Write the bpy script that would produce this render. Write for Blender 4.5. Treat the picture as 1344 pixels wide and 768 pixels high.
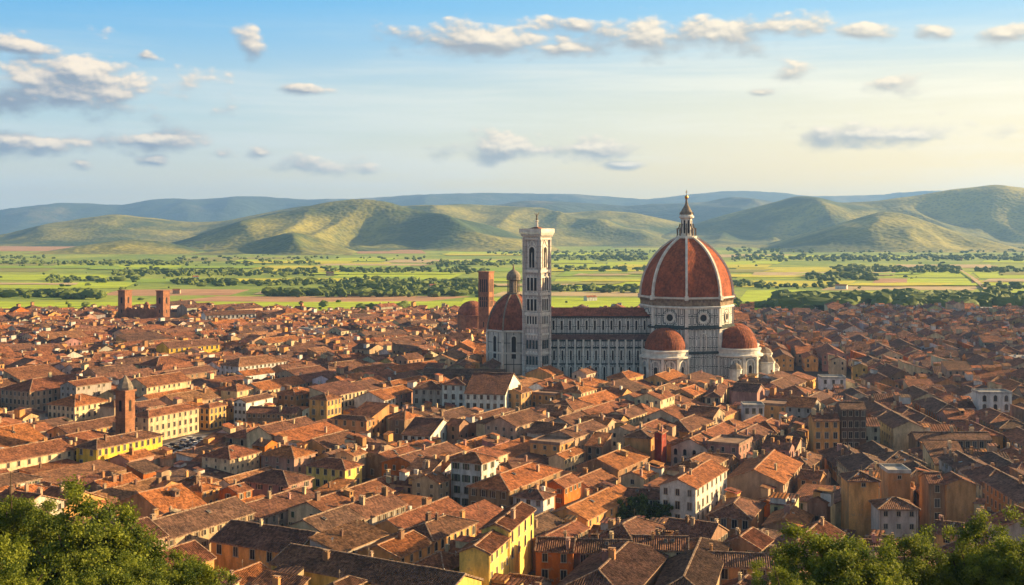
import bpy, math, random
import numpy as np
from mathutils import Vector, Matrix, noise
from mathutils.bvhtree import BVHTree

for o in list(bpy.data.objects):
    bpy.data.objects.remove(o)
S = bpy.context.scene
COL = S.collection
R = math.radians
random.seed(7)
np.random.seed(7)

# ------------------------------------------------------------------ camera, sun, sky, exposure
F, HZ, CX, CAMH = 1600.0, 300.0, 672.0, 85.0      # focal length and horizon in photograph pixels, eye height in metres
cam = bpy.data.cameras.new('camera')
cam_o = bpy.data.objects.new('camera', cam)
COL.objects.link(cam_o)
cam_o.location = (0, 0, CAMH)
cam_o.rotation_euler = (R(90), 0, 0)
cam.sensor_width = 36.0
cam.lens = 36.0 * F / 1344.0
cam.shift_y = -(384.0 - HZ) / 1344.0
cam.clip_start = 0.5
cam.clip_end = 60000
S.camera = cam_o

SUN_AZ, SUN_EL = R(72.5), R(16)                     # azimuth clockwise from the view direction (+Y)
sun = bpy.data.lights.new('sun', 'SUN')
sun.energy = 5.0
sun.angle = R(0.6)
sun.color = (1.0, 0.70, 0.34)
sun_o = bpy.data.objects.new('sun', sun)
COL.objects.link(sun_o)
sd = Vector((math.sin(SUN_AZ) * math.cos(SUN_EL), math.cos(SUN_AZ) * math.cos(SUN_EL), math.sin(SUN_EL)))
sun_o.rotation_euler = sd.to_track_quat('Z', 'Y').to_euler()

S.render.engine = 'CYCLES'
S.view_settings.view_transform = 'Standard'
S.view_settings.look = 'None'
S.view_settings.gamma = 1.0
S.view_settings.use_curve_mapping = False
S.view_settings.exposure = 1.55
cy = S.cycles
cy.use_denoising = True
try:
    cy.denoiser = 'OPENIMAGEDENOISE'
except Exception:
    pass
cy.max_bounces = 4
cy.diffuse_bounces = 2
cy.glossy_bounces = 1
cy.transmission_bounces = 2
cy.transparent_max_bounces = 4
cy.volume_bounces = 1
cy.caustics_reflective = False
cy.caustics_refractive = False
cy.use_adaptive_sampling = True
cy.adaptive_threshold = 0.015


class NT:
    """small wrapper for node trees"""
    def __init__(s, tree):
        s.t = tree
        s.n = tree.nodes
        s.l = tree.links

    def node(s, kind, **kw):
        n = s.n.new(kind)
        for k, v in kw.items():
            setattr(n, k, v)
        return n

    def put(s, sock, v):
        if v is None:
            return
        if isinstance(v, bpy.types.NodeSocket):
            s.l.new(v, sock)
        else:
            sock.default_value = v

    def math(s, op, a, b=None, c=None, clamp=False):
        n = s.node('ShaderNodeMath', operation=op, use_clamp=clamp)
        for i, v in enumerate((a, b, c)):
            s.put(n.inputs[i], v)
        return n.outputs[0]

    def vmath(s, op, a, b=None, c=None):
        n = s.node('ShaderNodeVectorMath', operation=op)
        for i, v in enumerate((a, b, c)):
            s.put(n.inputs[i], v)
        return n.outputs['Value'] if op in ('LENGTH', 'DOT_PRODUCT', 'DISTANCE') else n.outputs[0]

    def mix(s, f, a, b, blend='MIX'):
        n = s.node('ShaderNodeMix', data_type='RGBA', blend_type=blend)
        s.put(n.inputs[0], f)
        for sock, v in ((n.inputs[6], a), (n.inputs[7], b)):
            s.put(sock, (v[0], v[1], v[2], 1) if isinstance(v, (tuple, list)) else v)
        return n.outputs[2]

    def ramp(s, v, lo, hi, a=0.0, b=1.0):
        n = s.node('ShaderNodeMapRange', interpolation_type='SMOOTHSTEP')
        s.put(n.inputs[0], v)
        for i, x in enumerate((lo, hi, a, b)):
            s.put(n.inputs[i + 1], x)
        return n.outputs[0]

    def noise(s, vec, scale, detail=3.0, rough=0.55, dims='3D', w=None):
        n = s.node('ShaderNodeTexNoise', noise_dimensions=dims)
        s.put(n.inputs['Vector'], vec)
        n.inputs['Scale'].default_value = scale
        n.inputs['Detail'].default_value = detail
        n.inputs['Roughness'].default_value = rough
        return n.outputs[0]

    def sep(s, v):
        n = s.node('ShaderNodeSeparateXYZ')
        s.put(n.inputs[0], v)
        return n.outputs

    def comb(s, x, y, z=0.0):
        n = s.node('ShaderNodeCombineXYZ')
        for i, v in enumerate((x, y, z)):
            s.put(n.inputs[i], v)
        return n.outputs[0]


def scale_col(t, c, f):
    return t.vmath('MULTIPLY', c, t.comb(f, f, f))


# clouds of the sky as (x, y, half width, half height), given in 1/1600 rad around the view axis and turned into azimuth / elevation
CLOUDS = [(85, 118, 190, 50), (30, 102, 100, 42), (105, 98, 85, 44), (25, 63, 80, 13), (332, 60, 24, 26), (402, 119, 42, 9), (50, 190, 145, 19), (200, 186, 80, 16),
          (640, 53, 150, 26), (735, 66, 90, 15), (845, 48, 90, 30), (935, 46, 115, 26), (1025, 36, 70, 21), (760, 33, 32, 13), (1135, 43, 45, 15),
          (1228, 41, 32, 13), (1322, 45, 44, 15), (1040, 95, 28, 20), (1165, 115, 54, 17), (1180, 177, 155, 20), (650, 196, 95, 26), (710, 199, 80, 18), (765, 194, 85, 20),
          (430, 221, 66, 17), (289, 204, 21, 12), (341, 201, 19, 11), (205, 211, 26, 10), (105, 215, 24, 10), (190, 73, 17, 10), (820, 217, 34, 7),
          (1000, 122, 26, 8)]


def make_world():
    w = bpy.data.worlds.new('World')
    S.world = w
    w.use_nodes = True
    t = NT(w.node_tree)
    t.n.clear()
    out = t.node('ShaderNodeOutputWorld')
    bg = t.node('ShaderNodeBackground')
    bg.inputs[1].default_value = 0.049
    t.l.new(bg.outputs[0], out.inputs[0])
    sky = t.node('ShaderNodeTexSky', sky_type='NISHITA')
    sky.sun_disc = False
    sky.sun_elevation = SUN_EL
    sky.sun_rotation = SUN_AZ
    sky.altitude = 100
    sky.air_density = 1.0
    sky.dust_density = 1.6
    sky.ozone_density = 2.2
    d = t.node('ShaderNodeTexCoord').outputs['Generated']
    x, y, z = t.sep(d)
    az = t.math('ARCTAN2', x, y)
    el = t.math('ARCSINE', z)
    p = t.comb(az, el)
    # fractal wobble of the cloud outlines, stretched sideways
    stretch = (1.0, 1.8, 1.0)
    pn = t.vmath('MULTIPLY', p, stretch)

    def density(sh, qn):
        best = None
        for (cx, cyp, rx, ry) in CLOUDS:
            a = math.atan((cx - CX) / F)
            e = math.atan((HZ - cyp) / F * math.cos(a))
            sx, sy = F / rx, F / ry
            v = t.vmath('MULTIPLY_ADD', p, (sx, sy, 0), (-a * sx + sh[0], -e * sy + sh[1], 0))
            ln = t.vmath('LENGTH', v)
            best = ln if best is None else t.math('MINIMUM', best, ln)
        m = t.math('SUBTRACT', 1.0, best)
        nz = t.noise(qn, 19.0, 7.0, 0.56, '2D')
        wq = t.vmath('ADD', qn, t.vmath('MULTIPLY', t.comb(nz, nz), (0.012, 0.012, 0)))
        tot = t.math('MULTIPLY_ADD', t.math('SUBTRACT', nz, 0.5), 2.0, t.math('MAXIMUM', m, -1.2))
        for sc_, am_ in ((30.0, 0.55), (75.0, 0.30)):                # rounded billows
            vo_ = t.node('ShaderNodeTexVoronoi', voronoi_dimensions='2D', feature='SMOOTH_F1')
            t.put(vo_.inputs['Vector'], wq)
            vo_.inputs['Scale'].default_value = sc_
            vo_.inputs['Smoothness'].default_value = 0.5
            tot = t.math('MULTIPLY_ADD', t.math('SUBTRACT', 0.40, vo_.outputs['Distance']), am_, tot)
        return tot

    D0 = density((0, 0), pn)
    D1 = density((0.16, 0.42), t.vmath('ADD', pn, (0.0020, 0.0050, 0)))
    lit = t.ramp(t.math('SUBTRACT', D0, D1), -0.16, 0.74)
    width = t.math('MULTIPLY_ADD', lit, -0.50, 0.95)                 # crisp sunlit tops, soft undersides
    alpha = t.ramp(t.math('DIVIDE', t.math('ADD', D0, 0.02), width), 0.0, 1.0)
    sunward = t.ramp(az, -0.42, 0.45)
    shade_c = t.mix(sunward, (2.0, 2.45, 3.1), (3.6, 3.5, 3.2))
    top_c = t.mix(sunward, (8.2, 6.9, 5.3), (8.6, 7.3, 5.3))
    cloud = t.mix(lit, shade_c, top_c)
    # clear sky near the horizon: blue above, a pale cream band below, warmer towards the sun
    up_c = t.mix(sunward, (0.62, 3.5, 6.6), (1.9, 4.7, 6.9))
    mid_c = t.mix(sunward, (3.6, 5.2, 5.9), (7.9, 6.9, 4.5))
    low_c = t.mix(sunward, (6.0, 5.8, 4.8), (10.0, 7.0, 2.2))
    band = t.mix(t.ramp(el, 0.015, 0.095), low_c, mid_c)
    band = t.mix(t.ramp(el, 0.080, 0.19), band, up_c)
    veil_n = t.noise(t.vmath('MULTIPLY', p, (1.6, 26.0, 1.0)), 1.9, 5.0, 0.6, '2D')
    veil = t.math('MULTIPLY', t.ramp(veil_n, 0.35, 0.75), t.ramp(el, 0.19, 0.10))
    band = t.mix(t.math('MULTIPLY', veil, 0.62), band, t.mix(sunward, (5.2, 6.0, 6.3), (8.8, 8.0, 6.2)))
    base = t.mix(t.math('MULTIPLY', t.ramp(el, 0.50, 0.20), 0.85), t.vmath('MULTIPLY', sky.outputs[0], (2.25, 1.62, 1.12)), band)  # overhead sky, out of view, brightened and warmed to lift the shaded sides
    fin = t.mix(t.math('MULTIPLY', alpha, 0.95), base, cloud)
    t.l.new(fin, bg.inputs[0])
    w.cycles.sampling_method = 'MANUAL'
    w.cycles.sample_map_resolution = 512


make_world()


# ------------------------------------------------------------------ helpers
def at(px, d):
    return (px - CX) / F * d


def zat(py, d):
    return CAMH - (py - HZ) / F * d


def dg(py):
    """distance of the flat ground seen at row py"""
    return CAMH * F / (py - HZ)


def mat(name):
    m = bpy.data.materials.new(name)
    m.use_nodes = True
    t = NT(m.node_tree)
    b = t.n['Principled BSDF']
    b.inputs['Roughness'].default_value = 0.9
    b.inputs['Specular IOR Level'].default_value = 0.2
    return m, t, b


def bump(t, b, h, dist, strength=1.0):
    n = t.node('ShaderNodeBump')
    n.inputs['Strength'].default_value = strength
    n.inputs['Distance'].default_value = dist
    t.put(n.inputs['Height'], h)
    t.l.new(n.outputs[0], b.inputs['Normal'])


def obj_color(t):
    return t.node('ShaderNodeObjectInfo').outputs['Color']


def attr_color(t):
    return t.node('ShaderNodeAttribute', attribute_name='Col').outputs['Color']


def uvs(t):
    return t.node('ShaderNodeTexCoord').outputs['UV']


def objco(t):
    return t.node('ShaderNodeTexCoord').outputs['Object']


def geopos(t):
    return t.node('ShaderNodeNewGeometry').outputs['Position']


M = {}


def tile_material(name, colour, per=0.5, row=0.62, bumpd=0.10, contrast=1.0):
    m, t, b = mat(name)
    c = colour(t)
    u, v, _ = t.sep(uvs(t))
    cell = t.comb(t.math('FLOOR', t.math('DIVIDE', u, per)), t.math('FLOOR', t.math('DIVIDE', v, row)))
    wn = t.node('ShaderNodeTexWhiteNoise', noise_dimensions='2D')
    t.put(wn.inputs['Vector'], cell)
    big = t.noise(geopos(t), 0.22, 4.0, 0.6)
    fine = t.noise(geopos(t), 1.4, 3.0, 0.7)
    f = t.math('MULTIPLY_ADD', t.math('SUBTRACT', wn.outputs[0], 0.5), 0.95 * contrast, 1.0)
    f = t.math('MULTIPLY', f, t.ramp(big, 0.25, 0.75, 0.62, 1.32))
    f = t.math('MULTIPLY', f, t.ramp(fine, 0.3, 0.7, 0.78, 1.2))
    c2 = scale_col(t, c, f)
    lich = t.math('MULTIPLY', t.ramp(t.noise(geopos(t), 0.7, 5.0, 0.65), 0.55, 0.72), 0.4)
    c2 = t.mix(lich, c2, (0.13, 0.105, 0.08))
    t.l.new(c2, b.inputs['Base Color'])
    prof = t.math('ABSOLUTE', t.math('SINE', t.math('MULTIPLY', u, math.pi / per)))
    step = t.math('FRACT', t.math('DIVIDE', v, row))
    h = t.math('MULTIPLY_ADD', step, -0.45, prof)
    h = t.math('MULTIPLY_ADD', wn.outputs[0], 0.35, h)
    bump(t, b, h, bumpd)
    return m


M['tile'] = tile_material('roof_tile', obj_color, 0.52, 0.62, 0.12)
M['tile_far'] = tile_material('roof_tile_far', attr_color, 0.9, 1.1, 0.12)
M['dome_tile'] = tile_material('dome_tile', obj_color, 0.9, 1.1, 0.10, 0.55)

m, t, b = mat('ridge_tile')
nz = t.noise(geopos(t), 1.8, 3.0, 0.6)
t.l.new(t.mix(t.ramp(nz, 0.35, 0.65), scale_col(t, obj_color(t), 1.0), (0.36, 0.26, 0.18)), b.inputs['Base Color'])
M['ridge'] = m


def plaster(name, colour):
    m, t, b = mat(name)
    c = colour(t)
    g = geopos(t)
    stain = t.noise(t.vmath('MULTIPLY', g, (1.0, 1.0, 0.28)), 0.55, 5.0, 0.65)
    fine = t.noise(g, 3.0, 3.0, 0.6)
    f = t.math('MULTIPLY', t.ramp(stain, 0.3, 0.7, 0.62, 1.14), t.ramp(fine, 0.3, 0.7, 0.92, 1.06))
    c2 = scale_col(t, c, f)
    pa = t.math('MULTIPLY', t.ramp(t.noise(g, 0.7, 5.0, 0.7), 0.56, 0.68), 0.5)
    c2 = t.mix(pa, c2, (0.30, 0.235, 0.17))
    t.l.new(c2, b.inputs['Base Color'])
    bump(t, b, fine, 0.02, 0.4)
    return m


M['plaster'] = plaster('plaster', obj_color)
M['plaster_far'] = plaster('plaster_far', attr_color)

m, t, b = mat('window_pane')
t.l.new(t.mix(t.ramp(t.node('ShaderNodeObjectInfo').outputs['Random'], 0.55, 1.0), (0.020, 0.020, 0.022), (0.11, 0.105, 0.10)), b.inputs['Base Color'])  # some panes paler: sky reflection and curtains painted into the colour
b.inputs['Roughness'].default_value = 0.15
b.inputs['Specular IOR Level'].default_value = 0.4
M['pane'] = m
m, t, b = mat('dark_opening')
b.inputs['Base Color'].default_value = (0.03, 0.026, 0.022, 1)
M['dark'] = m
m, t, b = mat('window_stone')
t.l.new(t.mix(t.ramp(t.noise(geopos(t), 2.0), 0.3, 0.7), (0.33, 0.28, 0.21), (0.46, 0.40, 0.31)), b.inputs['Base Color'])
M['stone'] = m
m, t, b = mat('painted_shutter')
t.l.new(obj_color(t), b.inputs['Base Color'])
b.inputs['Roughness'].default_value = 0.6
M['shutter'] = m


def simple(name, a, bb, sc, rough=0.9, bd=0.0, detail=4.0):
    m, t, b = mat(name)
    n = t.noise(geopos(t), sc, detail, 0.62)
    t.l.new(t.mix(t.ramp(n, 0.3, 0.7), a, bb), b.inputs['Base Color'])
    b.inputs['Roughness'].default_value = rough
    if bd:
        bump(t, b, n, bd)
    return m


M['white_stone'] = simple('white_stone', (0.54, 0.49, 0.42), (0.78, 0.73, 0.64), 0.35)
M['rough_stone'] = simple('rough_stone', (0.16, 0.11, 0.075), (0.33, 0.25, 0.17), 0.5, bd=0.25)
M['lead'] = simple('weathered_lead', (0.16, 0.13, 0.10), (0.30, 0.24, 0.18), 0.8)
M['bark'] = simple('bark', (0.05, 0.035, 0.022), (0.12, 0.085, 0.055), 2.0)
M['paving'] = simple('paving', (0.15, 0.145, 0.15), (0.28, 0.26, 0.25), 0.25, detail=6)
M['green_marble'] = simple('green_marble', (0.030, 0.042, 0.040), (0.07, 0.085, 0.08), 0.6)
m, t, b = mat('gilded_copper')
b.inputs['Base Color'].default_value = (0.55, 0.27, 0.05, 1)
b.inputs['Metallic'].default_value = 0.7
b.inputs['Roughness'].default_value = 0.45
M['gold'] = m


def brick(name, c1, c2, mortar, sc=1.0):
    m, t, b = mat(name)
    n = t.node('ShaderNodeTexBrick')
    t.put(n.inputs['Vector'], uvs(t))
    n.inputs['Color1'].default_value = (*c1, 1)
    n.inputs['Color2'].default_value = (*c2, 1)
    n.inputs['Mortar'].default_value = (*mortar, 1)
    n.inputs['Scale'].default_value = sc
    n.inputs['Mortar Size'].default_value = 0.03
    n.inputs['Brick Width'].default_value = 0.9
    n.inputs['Row Height'].default_value = 0.4
    st = t.ramp(t.noise(geopos(t), 0.3, 5.0, 0.65), 0.3, 0.7, 0.65, 1.2)
    t.l.new(scale_col(t, n.outputs[0], st), b.inputs['Base Color'])
    return m


M['brick'] = brick('brick', (0.36, 0.15, 0.07), (0.25, 0.10, 0.05), (0.27, 0.18, 0.12))


def marble(name, pu, pv, base, pink, line, lw=0.16, inner=True):
    """white marble with frames of dark green marble, laid out in metres along the wall"""
    m, t, b = mat(name)
    u, v, _ = t.sep(uvs(t))
    def cell(x, per):
        fr = t.math('FRACT', t.math('DIVIDE', x, per))
        return t.math('MULTIPLY', t.math('SUBTRACT', 0.5, t.math('ABSOLUTE', t.math('SUBTRACT', fr, 0.5))), per)   # metres to the nearest seam
    eu, ev = cell(u, pu), cell(v, pv)
    e = t.math('MINIMUM', eu, ev)
    l1 = t.math('LESS_THAN', e, lw)
    if inner:
        l2 = t.math('MULTIPLY', t.math('GREATER_THAN', e, lw * 3.2), t.math('LESS_THAN', e, lw * 4.5))
        ln = t.math('MAXIMUM', l1, l2)
    else:
        ln = l1
    idx = t.comb(t.math('FLOOR', t.math('DIVIDE', u, pu)), t.math('FLOOR', t.math('DIVIDE', v, pv)))
    wn = t.node('ShaderNodeTexWhiteNoise', noise_dimensions='2D')
    t.put(wn.inputs['Vector'], idx)
    st = t.noise(t.vmath('MULTIPLY', geopos(t), (1, 1, 0.4)), 0.35, 5.0, 0.68)
    c = t.mix(t.math('MULTIPLY', wn.outputs[0], 0.55), base, pink)
    c = t.mix(ln, c, line)
    c = scale_col(t, c, t.ramp(st, 0.25, 0.7, 0.66, 1.06))
    t.l.new(c, b.inputs['Base Color'])
    b.inputs['Roughness'].default_value = 0.65
    return m


M['marble'] = marble('marble_panel', 2.6, 5.2, (0.76, 0.73, 0.67), (0.62, 0.55, 0.49), (0.03, 0.045, 0.042), 0.20)
M['marble_drum'] = marble('marble_drum', 3.3, 5.4, (0.78, 0.74, 0.66), (0.66, 0.58, 0.50), (0.035, 0.05, 0.047), 0.24)
M['marble_tower'] = marble('marble_tower', 1.73, 2.9, (0.80, 0.73, 0.65), (0.70, 0.55, 0.47), (0.14, 0.13, 0.12), 0.10)
M['marble_old'] = marble('marble_old', 4.2, 6.2, (0.60, 0.57, 0.51), (0.44, 0.40, 0.36), (0.06, 0.07, 0.065), 0.22, False)


class MB:
    """collects faces, builds them as ONE mesh object"""
    def __init__(s):
        s.v, s.f, s.uv, s.mi, s.col, s.sm = [], [], [], [], [], []

    def face(s, pts, uv=None, mi=0, col=None, smooth=False):
        i = len(s.v)
        s.v.extend([tuple(p) for p in pts])
        s.f.append(tuple(range(i, i + len(pts))))
        if uv is None:
            a, bq, c = Vector(pts[0]), Vector(pts[1]), Vector(pts[-1])
            nrm = (bq - a).cross(c - a)
            if abs(nrm.z) > 0.7 * max(nrm.length, 1e-9):
                uv = [(p[0], p[1]) for p in pts]
            else:
                hd = Vector((-nrm.y, nrm.x, 0))
                hd = hd.normalized() if hd.length > 1e-9 else Vector((1, 0, 0))
                uv = [(Vector(p).dot(hd), p[2]) for p in pts]
        s.uv.extend(uv)
        s.mi.append(mi)
        s.col.append(col)
        s.sm.append(smooth)

    def box(s, c, d, mi=0, rz=0.0, col=None, bottom=True):
        hx, hy, hz = d[0] / 2, d[1] / 2, d[2] / 2
        ca, sa = math.cos(rz), math.sin(rz)
        P = lambda x, y, z: (c[0] + x * hx * ca - y * hy * sa, c[1] + x * hx * sa + y * hy * ca, c[2] + z * hz)
        q = [((-1, -1, -1), (1, -1, -1), (1, -1, 1), (-1, -1, 1)), ((1, -1, -1), (1, 1, -1), (1, 1, 1), (1, -1, 1)),
             ((1, 1, -1), (-1, 1, -1), (-1, 1, 1), (1, 1, 1)), ((-1, 1, -1), (-1, -1, -1), (-1, -1, 1), (-1, 1, 1)),
             ((-1, -1, 1), (1, -1, 1), (1, 1, 1), (-1, 1, 1))]
        if bottom:
            q.append(((-1, 1, -1), (1, 1, -1), (1, -1, -1), (-1, -1, -1)))
        for a in q:
            s.face([P(*k) for k in a], None, mi, col)

    def ring(s, prof, n, c=(0, 0), a0=0.0, a1=2 * math.pi, mi=0, smooth=False, uvr=None):
        """faces swept round the vertical through c; prof lists (radius, z)"""
        full = abs(a1 - a0 - 2 * math.pi) < 1e-6
        for i in range(n):
            A, B = a0 + (a1 - a0) * i / n, a0 + (a1 - a0) * (i + 1) / n
            vv = 0.0
            for (r0, z0), (r1, z1) in zip(prof, prof[1:]):
                pt = lambda r, a, z: (c[0] + r * math.sin(a), c[1] - r * math.cos(a), z)
                pts = [pt(r0, A, z0), pt(r0, B, z0), pt(r1, B, z1), pt(r1, A, z1)]
                w0, w1 = r0 * 2 * math.sin((B - A) / 2), r1 * 2 * math.sin((B - A) / 2)
                dv = math.hypot(r1 - r0, z1 - z0)
                ub = (uvr or 0.0) + i * 20
                uv = [(ub - w0 / 2, vv if abs(r1 - r0) > 0.01 else z0), (ub + w0 / 2, vv if abs(r1 - r0) > 0.01 else z0),
                      (ub + w1 / 2, vv + dv if abs(r1 - r0) > 0.01 else z1), (ub - w1 / 2, vv + dv if abs(r1 - r0) > 0.01 else z1)]
                vv += dv
                if r1 < 1e-6:
                    pts, uv = pts[:3], uv[:3]
                elif r0 < 1e-6:
                    pts, uv = [pts[0], pts[2], pts[3]], [uv[0], uv[2], uv[3]]
                s.face(pts, uv, mi, None, smooth)

    def build(s, name, mats, parent=None, color=None, loc=None, rz=0.0, merge=False):
        me = bpy.data.meshes.new(name)
        me.from_pydata(s.v, [], s.f)
        ul = me.uv_layers.new(name='UVMap')
        ul.data.foreach_set('uv', np.array(s.uv, dtype=np.float32).ravel())
        if not isinstance(mats, (list, tuple)):
            mats = [mats]
        for k in mats:
            me.materials.append(k)
        me.polygons.foreach_set('material_index', s.mi)
        if any(s.sm):
            me.polygons.foreach_set('use_smooth', s.sm)
        if s.col and s.col[0] is not None:
            ca = me.color_attributes.new('Col', 'FLOAT_COLOR', 'CORNER')
            arr = np.concatenate([np.tile(np.array((*c, 1.0), dtype=np.float32), len(f)) for c, f in zip(s.col, s.f)])
            ca.data.foreach_set('color', arr)
        if merge:
            import bmesh
            bm = bmesh.new()
            bm.from_mesh(me)
            bmesh.ops.remove_doubles(bm, verts=bm.verts, dist=0.002)
            bm.to_mesh(me)
            bm.free()
        me.update()
        return link(name, me, parent, color, loc, rz)


def link(name, data, parent=None, color=None, loc=None, rz=0.0):
    o = bpy.data.objects.new(name, data)
    COL.objects.link(o)
    if parent:
        o.parent = parent
    if color is not None:
        o.color = (*color[:3], 1.0)
    if loc is not None:
        o.location = loc
    if rz:
        o.rotation_euler = (0, 0, rz)
    return o


def thing(name, label, cat, loc=(0, 0, 0), rz=0.0, group=None):
    o = link(name, None, None, None, loc, rz)
    return tag(o, label, cat, group)


def tag(o, label, cat, group=None):
    o['label'] = label
    o['category'] = cat
    if group:
        o['group'] = group
    return o


def kind(o, k, label=None):
    o['kind'] = k
    if label:
        o['label'] = label
    return o


#@@GROUND
# ------------------------------------------------------------------ ground, fields, hills
def slope_z(d):
    return max(-0.02, 79.0 - 0.335 * d)


g = MB()
xs = [-9000, -3000, -1000, -400, -200, -100, 0, 100, 200, 400, 1000, 3000, 9000]
ys = [-60, 0, 20, 60, 100, 140, 180, 220, 236, 250, 400, 800, 1400, 3000, 6000, 10000, 19000]
for y0, y1 in zip(ys, ys[1:]):
    for x0, x1 in zip(xs, xs[1:]):
        g.face([(x0, y0, slope_z(y0)), (x1, y0, slope_z(y0)), (x1, y1, slope_z(y1)), (x0, y1, slope_z(y1))])
m, t, b = mat('plain_ground')
gp = geopos(t)
gx, gy, gz = t.sep(gp)
n1 = t.noise(t.comb(t.math('MULTIPLY', gx, 0.5), t.math('MULTIPLY', gy, 0.35)), 0.008, 5.0, 0.6)
n2 = t.noise(gp, 0.05, 4.0, 0.7)
c = t.mix(t.ramp(n1, 0.35, 0.65), (0.17, 0.26, 0.03), (0.36, 0.41, 0.05))
c = t.mix(t.math('MULTIPLY', t.ramp(n2, 0.45, 0.7), 0.6), c, (0.07, 0.11, 0.025))
city = t.math('LESS_THAN', gy, 1200.0)
c = t.mix(city, c, (0.075, 0.066, 0.058))
t.l.new(c, b.inputs['Base Color'])
kind(g.build('ground', m), 'structure')

# fields: (x0, x1 at the near edge, x shift of the far edge, y near, y far, colour)
FC = {'lime': (0.40, 0.50, 0.018), 'yellow': (0.54, 0.50, 0.03), 'green': (0.25, 0.37, 0.03), 'brown': (0.44, 0.25, 0.13), 'tan': (0.50, 0.38, 0.19), 'olive': (0.27, 0.27, 0.06)}
FIELDS = [(-160, 640, 20, 417, 396, 'lime'), (225, 560, 60, 396, 389, 'brown'), (130, 300, 30, 388, 380, 'brown'), (-100, 135, 10, 389, 383, 'yellow'),
          (590, 850, 20, 417, 391, 'lime'), (640, 845, 20, 389, 383, 'tan'), (720, 860, 10, 382, 366, 'lime'), (330, 420, 20, 387, 380, 'tan'),
          (955, 1040, 25, 414, 381, 'lime'), (1045, 1315, 20, 398, 384, 'yellow'), (1075, 1275, 15, 381, 376, 'tan'), (1140, 1275, 12, 374, 366, 'brown'),
          (1190, 1275, 2, 374, 366, 'lime'), (1160, 1270, 8, 364, 357, 'lime'), (1330, 1460, -20, 398, 380, 'lime'), (1290, 1440, -10, 376, 368, 'yellow'),
          (1285, 1420, -10, 365, 357, 'lime'), (960, 1110, 15, 377, 369, 'yellow'), (965, 1050, 10, 366, 360, 'lime'), (960, 1110, 10, 357, 351, 'yellow'),
          (-60, 160, 20, 379, 371, 'lime'), (-90, 130, 20, 368, 361, 'lime'), (160, 330, 20, 371, 366, 'green'), (-100, 60, 30, 357, 346, 'olive'),
          (430, 590, 20, 367, 359, 'lime'), (330, 470, 10, 353, 349, 'yellow'), (500, 640, 20, 345, 341, 'tan'), (230, 380, 20, 343, 338, 'olive'),
          (-90, 105, 10, 330, 320, 'brown'), (470, 560, -10, 333, 327, 'brown'), (730, 850, 15, 363, 355, 'green'), (725, 850, 15, 352, 347, 'lime'),
          (560, 700, 12, 357, 352, 'green'), (60, 230, 14, 352, 348, 'lime'), (1160, 1300, 10, 352, 349, 'tan'), (960, 1020, 10, 347, 343, 'lime')]
rf = random.Random(5)
for k in range(46):
    y0 = rf.uniform(334, 378)
    x0 = rf.uniform(-120, 1380)
    FIELDS.append((x0, x0 + rf.uniform(70, 210), rf.uniform(-10, 25), y0, y0 - rf.uniform(2.0, 4.5), rf.choice(['lime', 'green', 'yellow', 'olive', 'lime', 'tan'])))
FM = {}
for k, cc in FC.items():
    m, t, b = mat('crop_' + k)
    gp = geopos(t)
    n = t.noise(t.vmath('MULTIPLY', gp, (0.004, 0.05, 1)), 1.0, 4.0, 0.6)
    n2 = t.noise(gp, 0.03, 4.0, 0.7)
    f = t.math('MULTIPLY', t.ramp(n, 0.3, 0.7, 0.78, 1.15), t.ramp(n2, 0.3, 0.7, 0.82, 1.12))
    t.l.new(scale_col(t, cc and t.comb(*cc), f), b.inputs['Base Color'])
    FM[k] = m
for i, (x0, x1, sh, yn, yf, k) in enumerate(FIELDS):
    d0, d1 = dg(yn), dg(yf)
    z = 0.06 + 0.02 * i
    f = MB()
    n = 10
    for j in range(n):
        a, bq = j / n, (j + 1) / n
        w0 = lambda q: rf2.uniform(-4, 4)
        X = lambda q, d, s: at(x0 + (x1 - x0) * q + s, d)
        e = lambda q, ph: 6.0 * math.sin(q * 7 + i + ph)
        f.face([(X(a, d0, 0), d0 + e(a, 0), z), (X(bq, d0, 0), d0 + e(bq, 0), z), (X(bq, d1, sh), d1 + e(bq, 2), z), (X(a, d1, sh), d1 + e(a, 2), z)])
    kind(f.build('field', FM[k]), 'structure')
# country road running up the plain on the sunward side
r_ = MB()
pts = [(1318, 402, 12), (1300, 385, 9), (1275, 365, 6), (1255, 352, 4.0)]
for (xa, ya, wa), (xb, yb, wb) in zip(pts, pts[1:]):
    da, db = dg(ya), dg(yb)
    r_.face([(at(xa, da) - wa / 2, da, 2.2), (at(xa, da) + wa / 2, da, 2.2), (at(xb, db) + wb / 2, db, 2.2), (at(xb, db) - wb / 2, db, 2.2)])
kind(r_.build('road', FM['tan']), 'structure')

m, t, b = mat('hill_cover')
gp = geopos(t)
n1 = t.noise(gp, 0.0016, 5.0, 0.62)
n2 = t.noise(gp, 0.012, 4.0, 0.65)
vo = t.node('ShaderNodeTexVoronoi')
t.put(vo.inputs['Vector'], gp)
vo.inputs['Scale'].default_value = 0.045
c = t.mix(t.ramp(n1, 0.38, 0.62), (0.045, 0.080, 0.020), (0.32, 0.285, 0.048))
c = t.mix(t.math('MULTIPLY', t.ramp(n2, 0.50, 0.70), 0.45), c, (0.07, 0.10, 0.024))
c = t.mix(t.math('MULTIPLY', t.ramp(vo.outputs['Distance'], 0.5, 0.25), 0.42), c, (0.040, 0.058, 0.018))
t.l.new(c, b.inputs['Base Color'])
bump(t, b, t.math('SUBTRACT', t.noise(gp, 0.004, 5.0, 0.55), t.math('MULTIPLY', vo.outputs['Distance'], 0.12)), 26.0, 0.9)
M['hill'] = m
m, t, b = mat('far_hill_cover')
gp = geopos(t)
c = t.mix(t.ramp(t.noise(gp, 0.0012, 5.0, 0.62), 0.52, 0.70), (0.032, 0.055, 0.030), (0.17, 0.15, 0.08))
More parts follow.
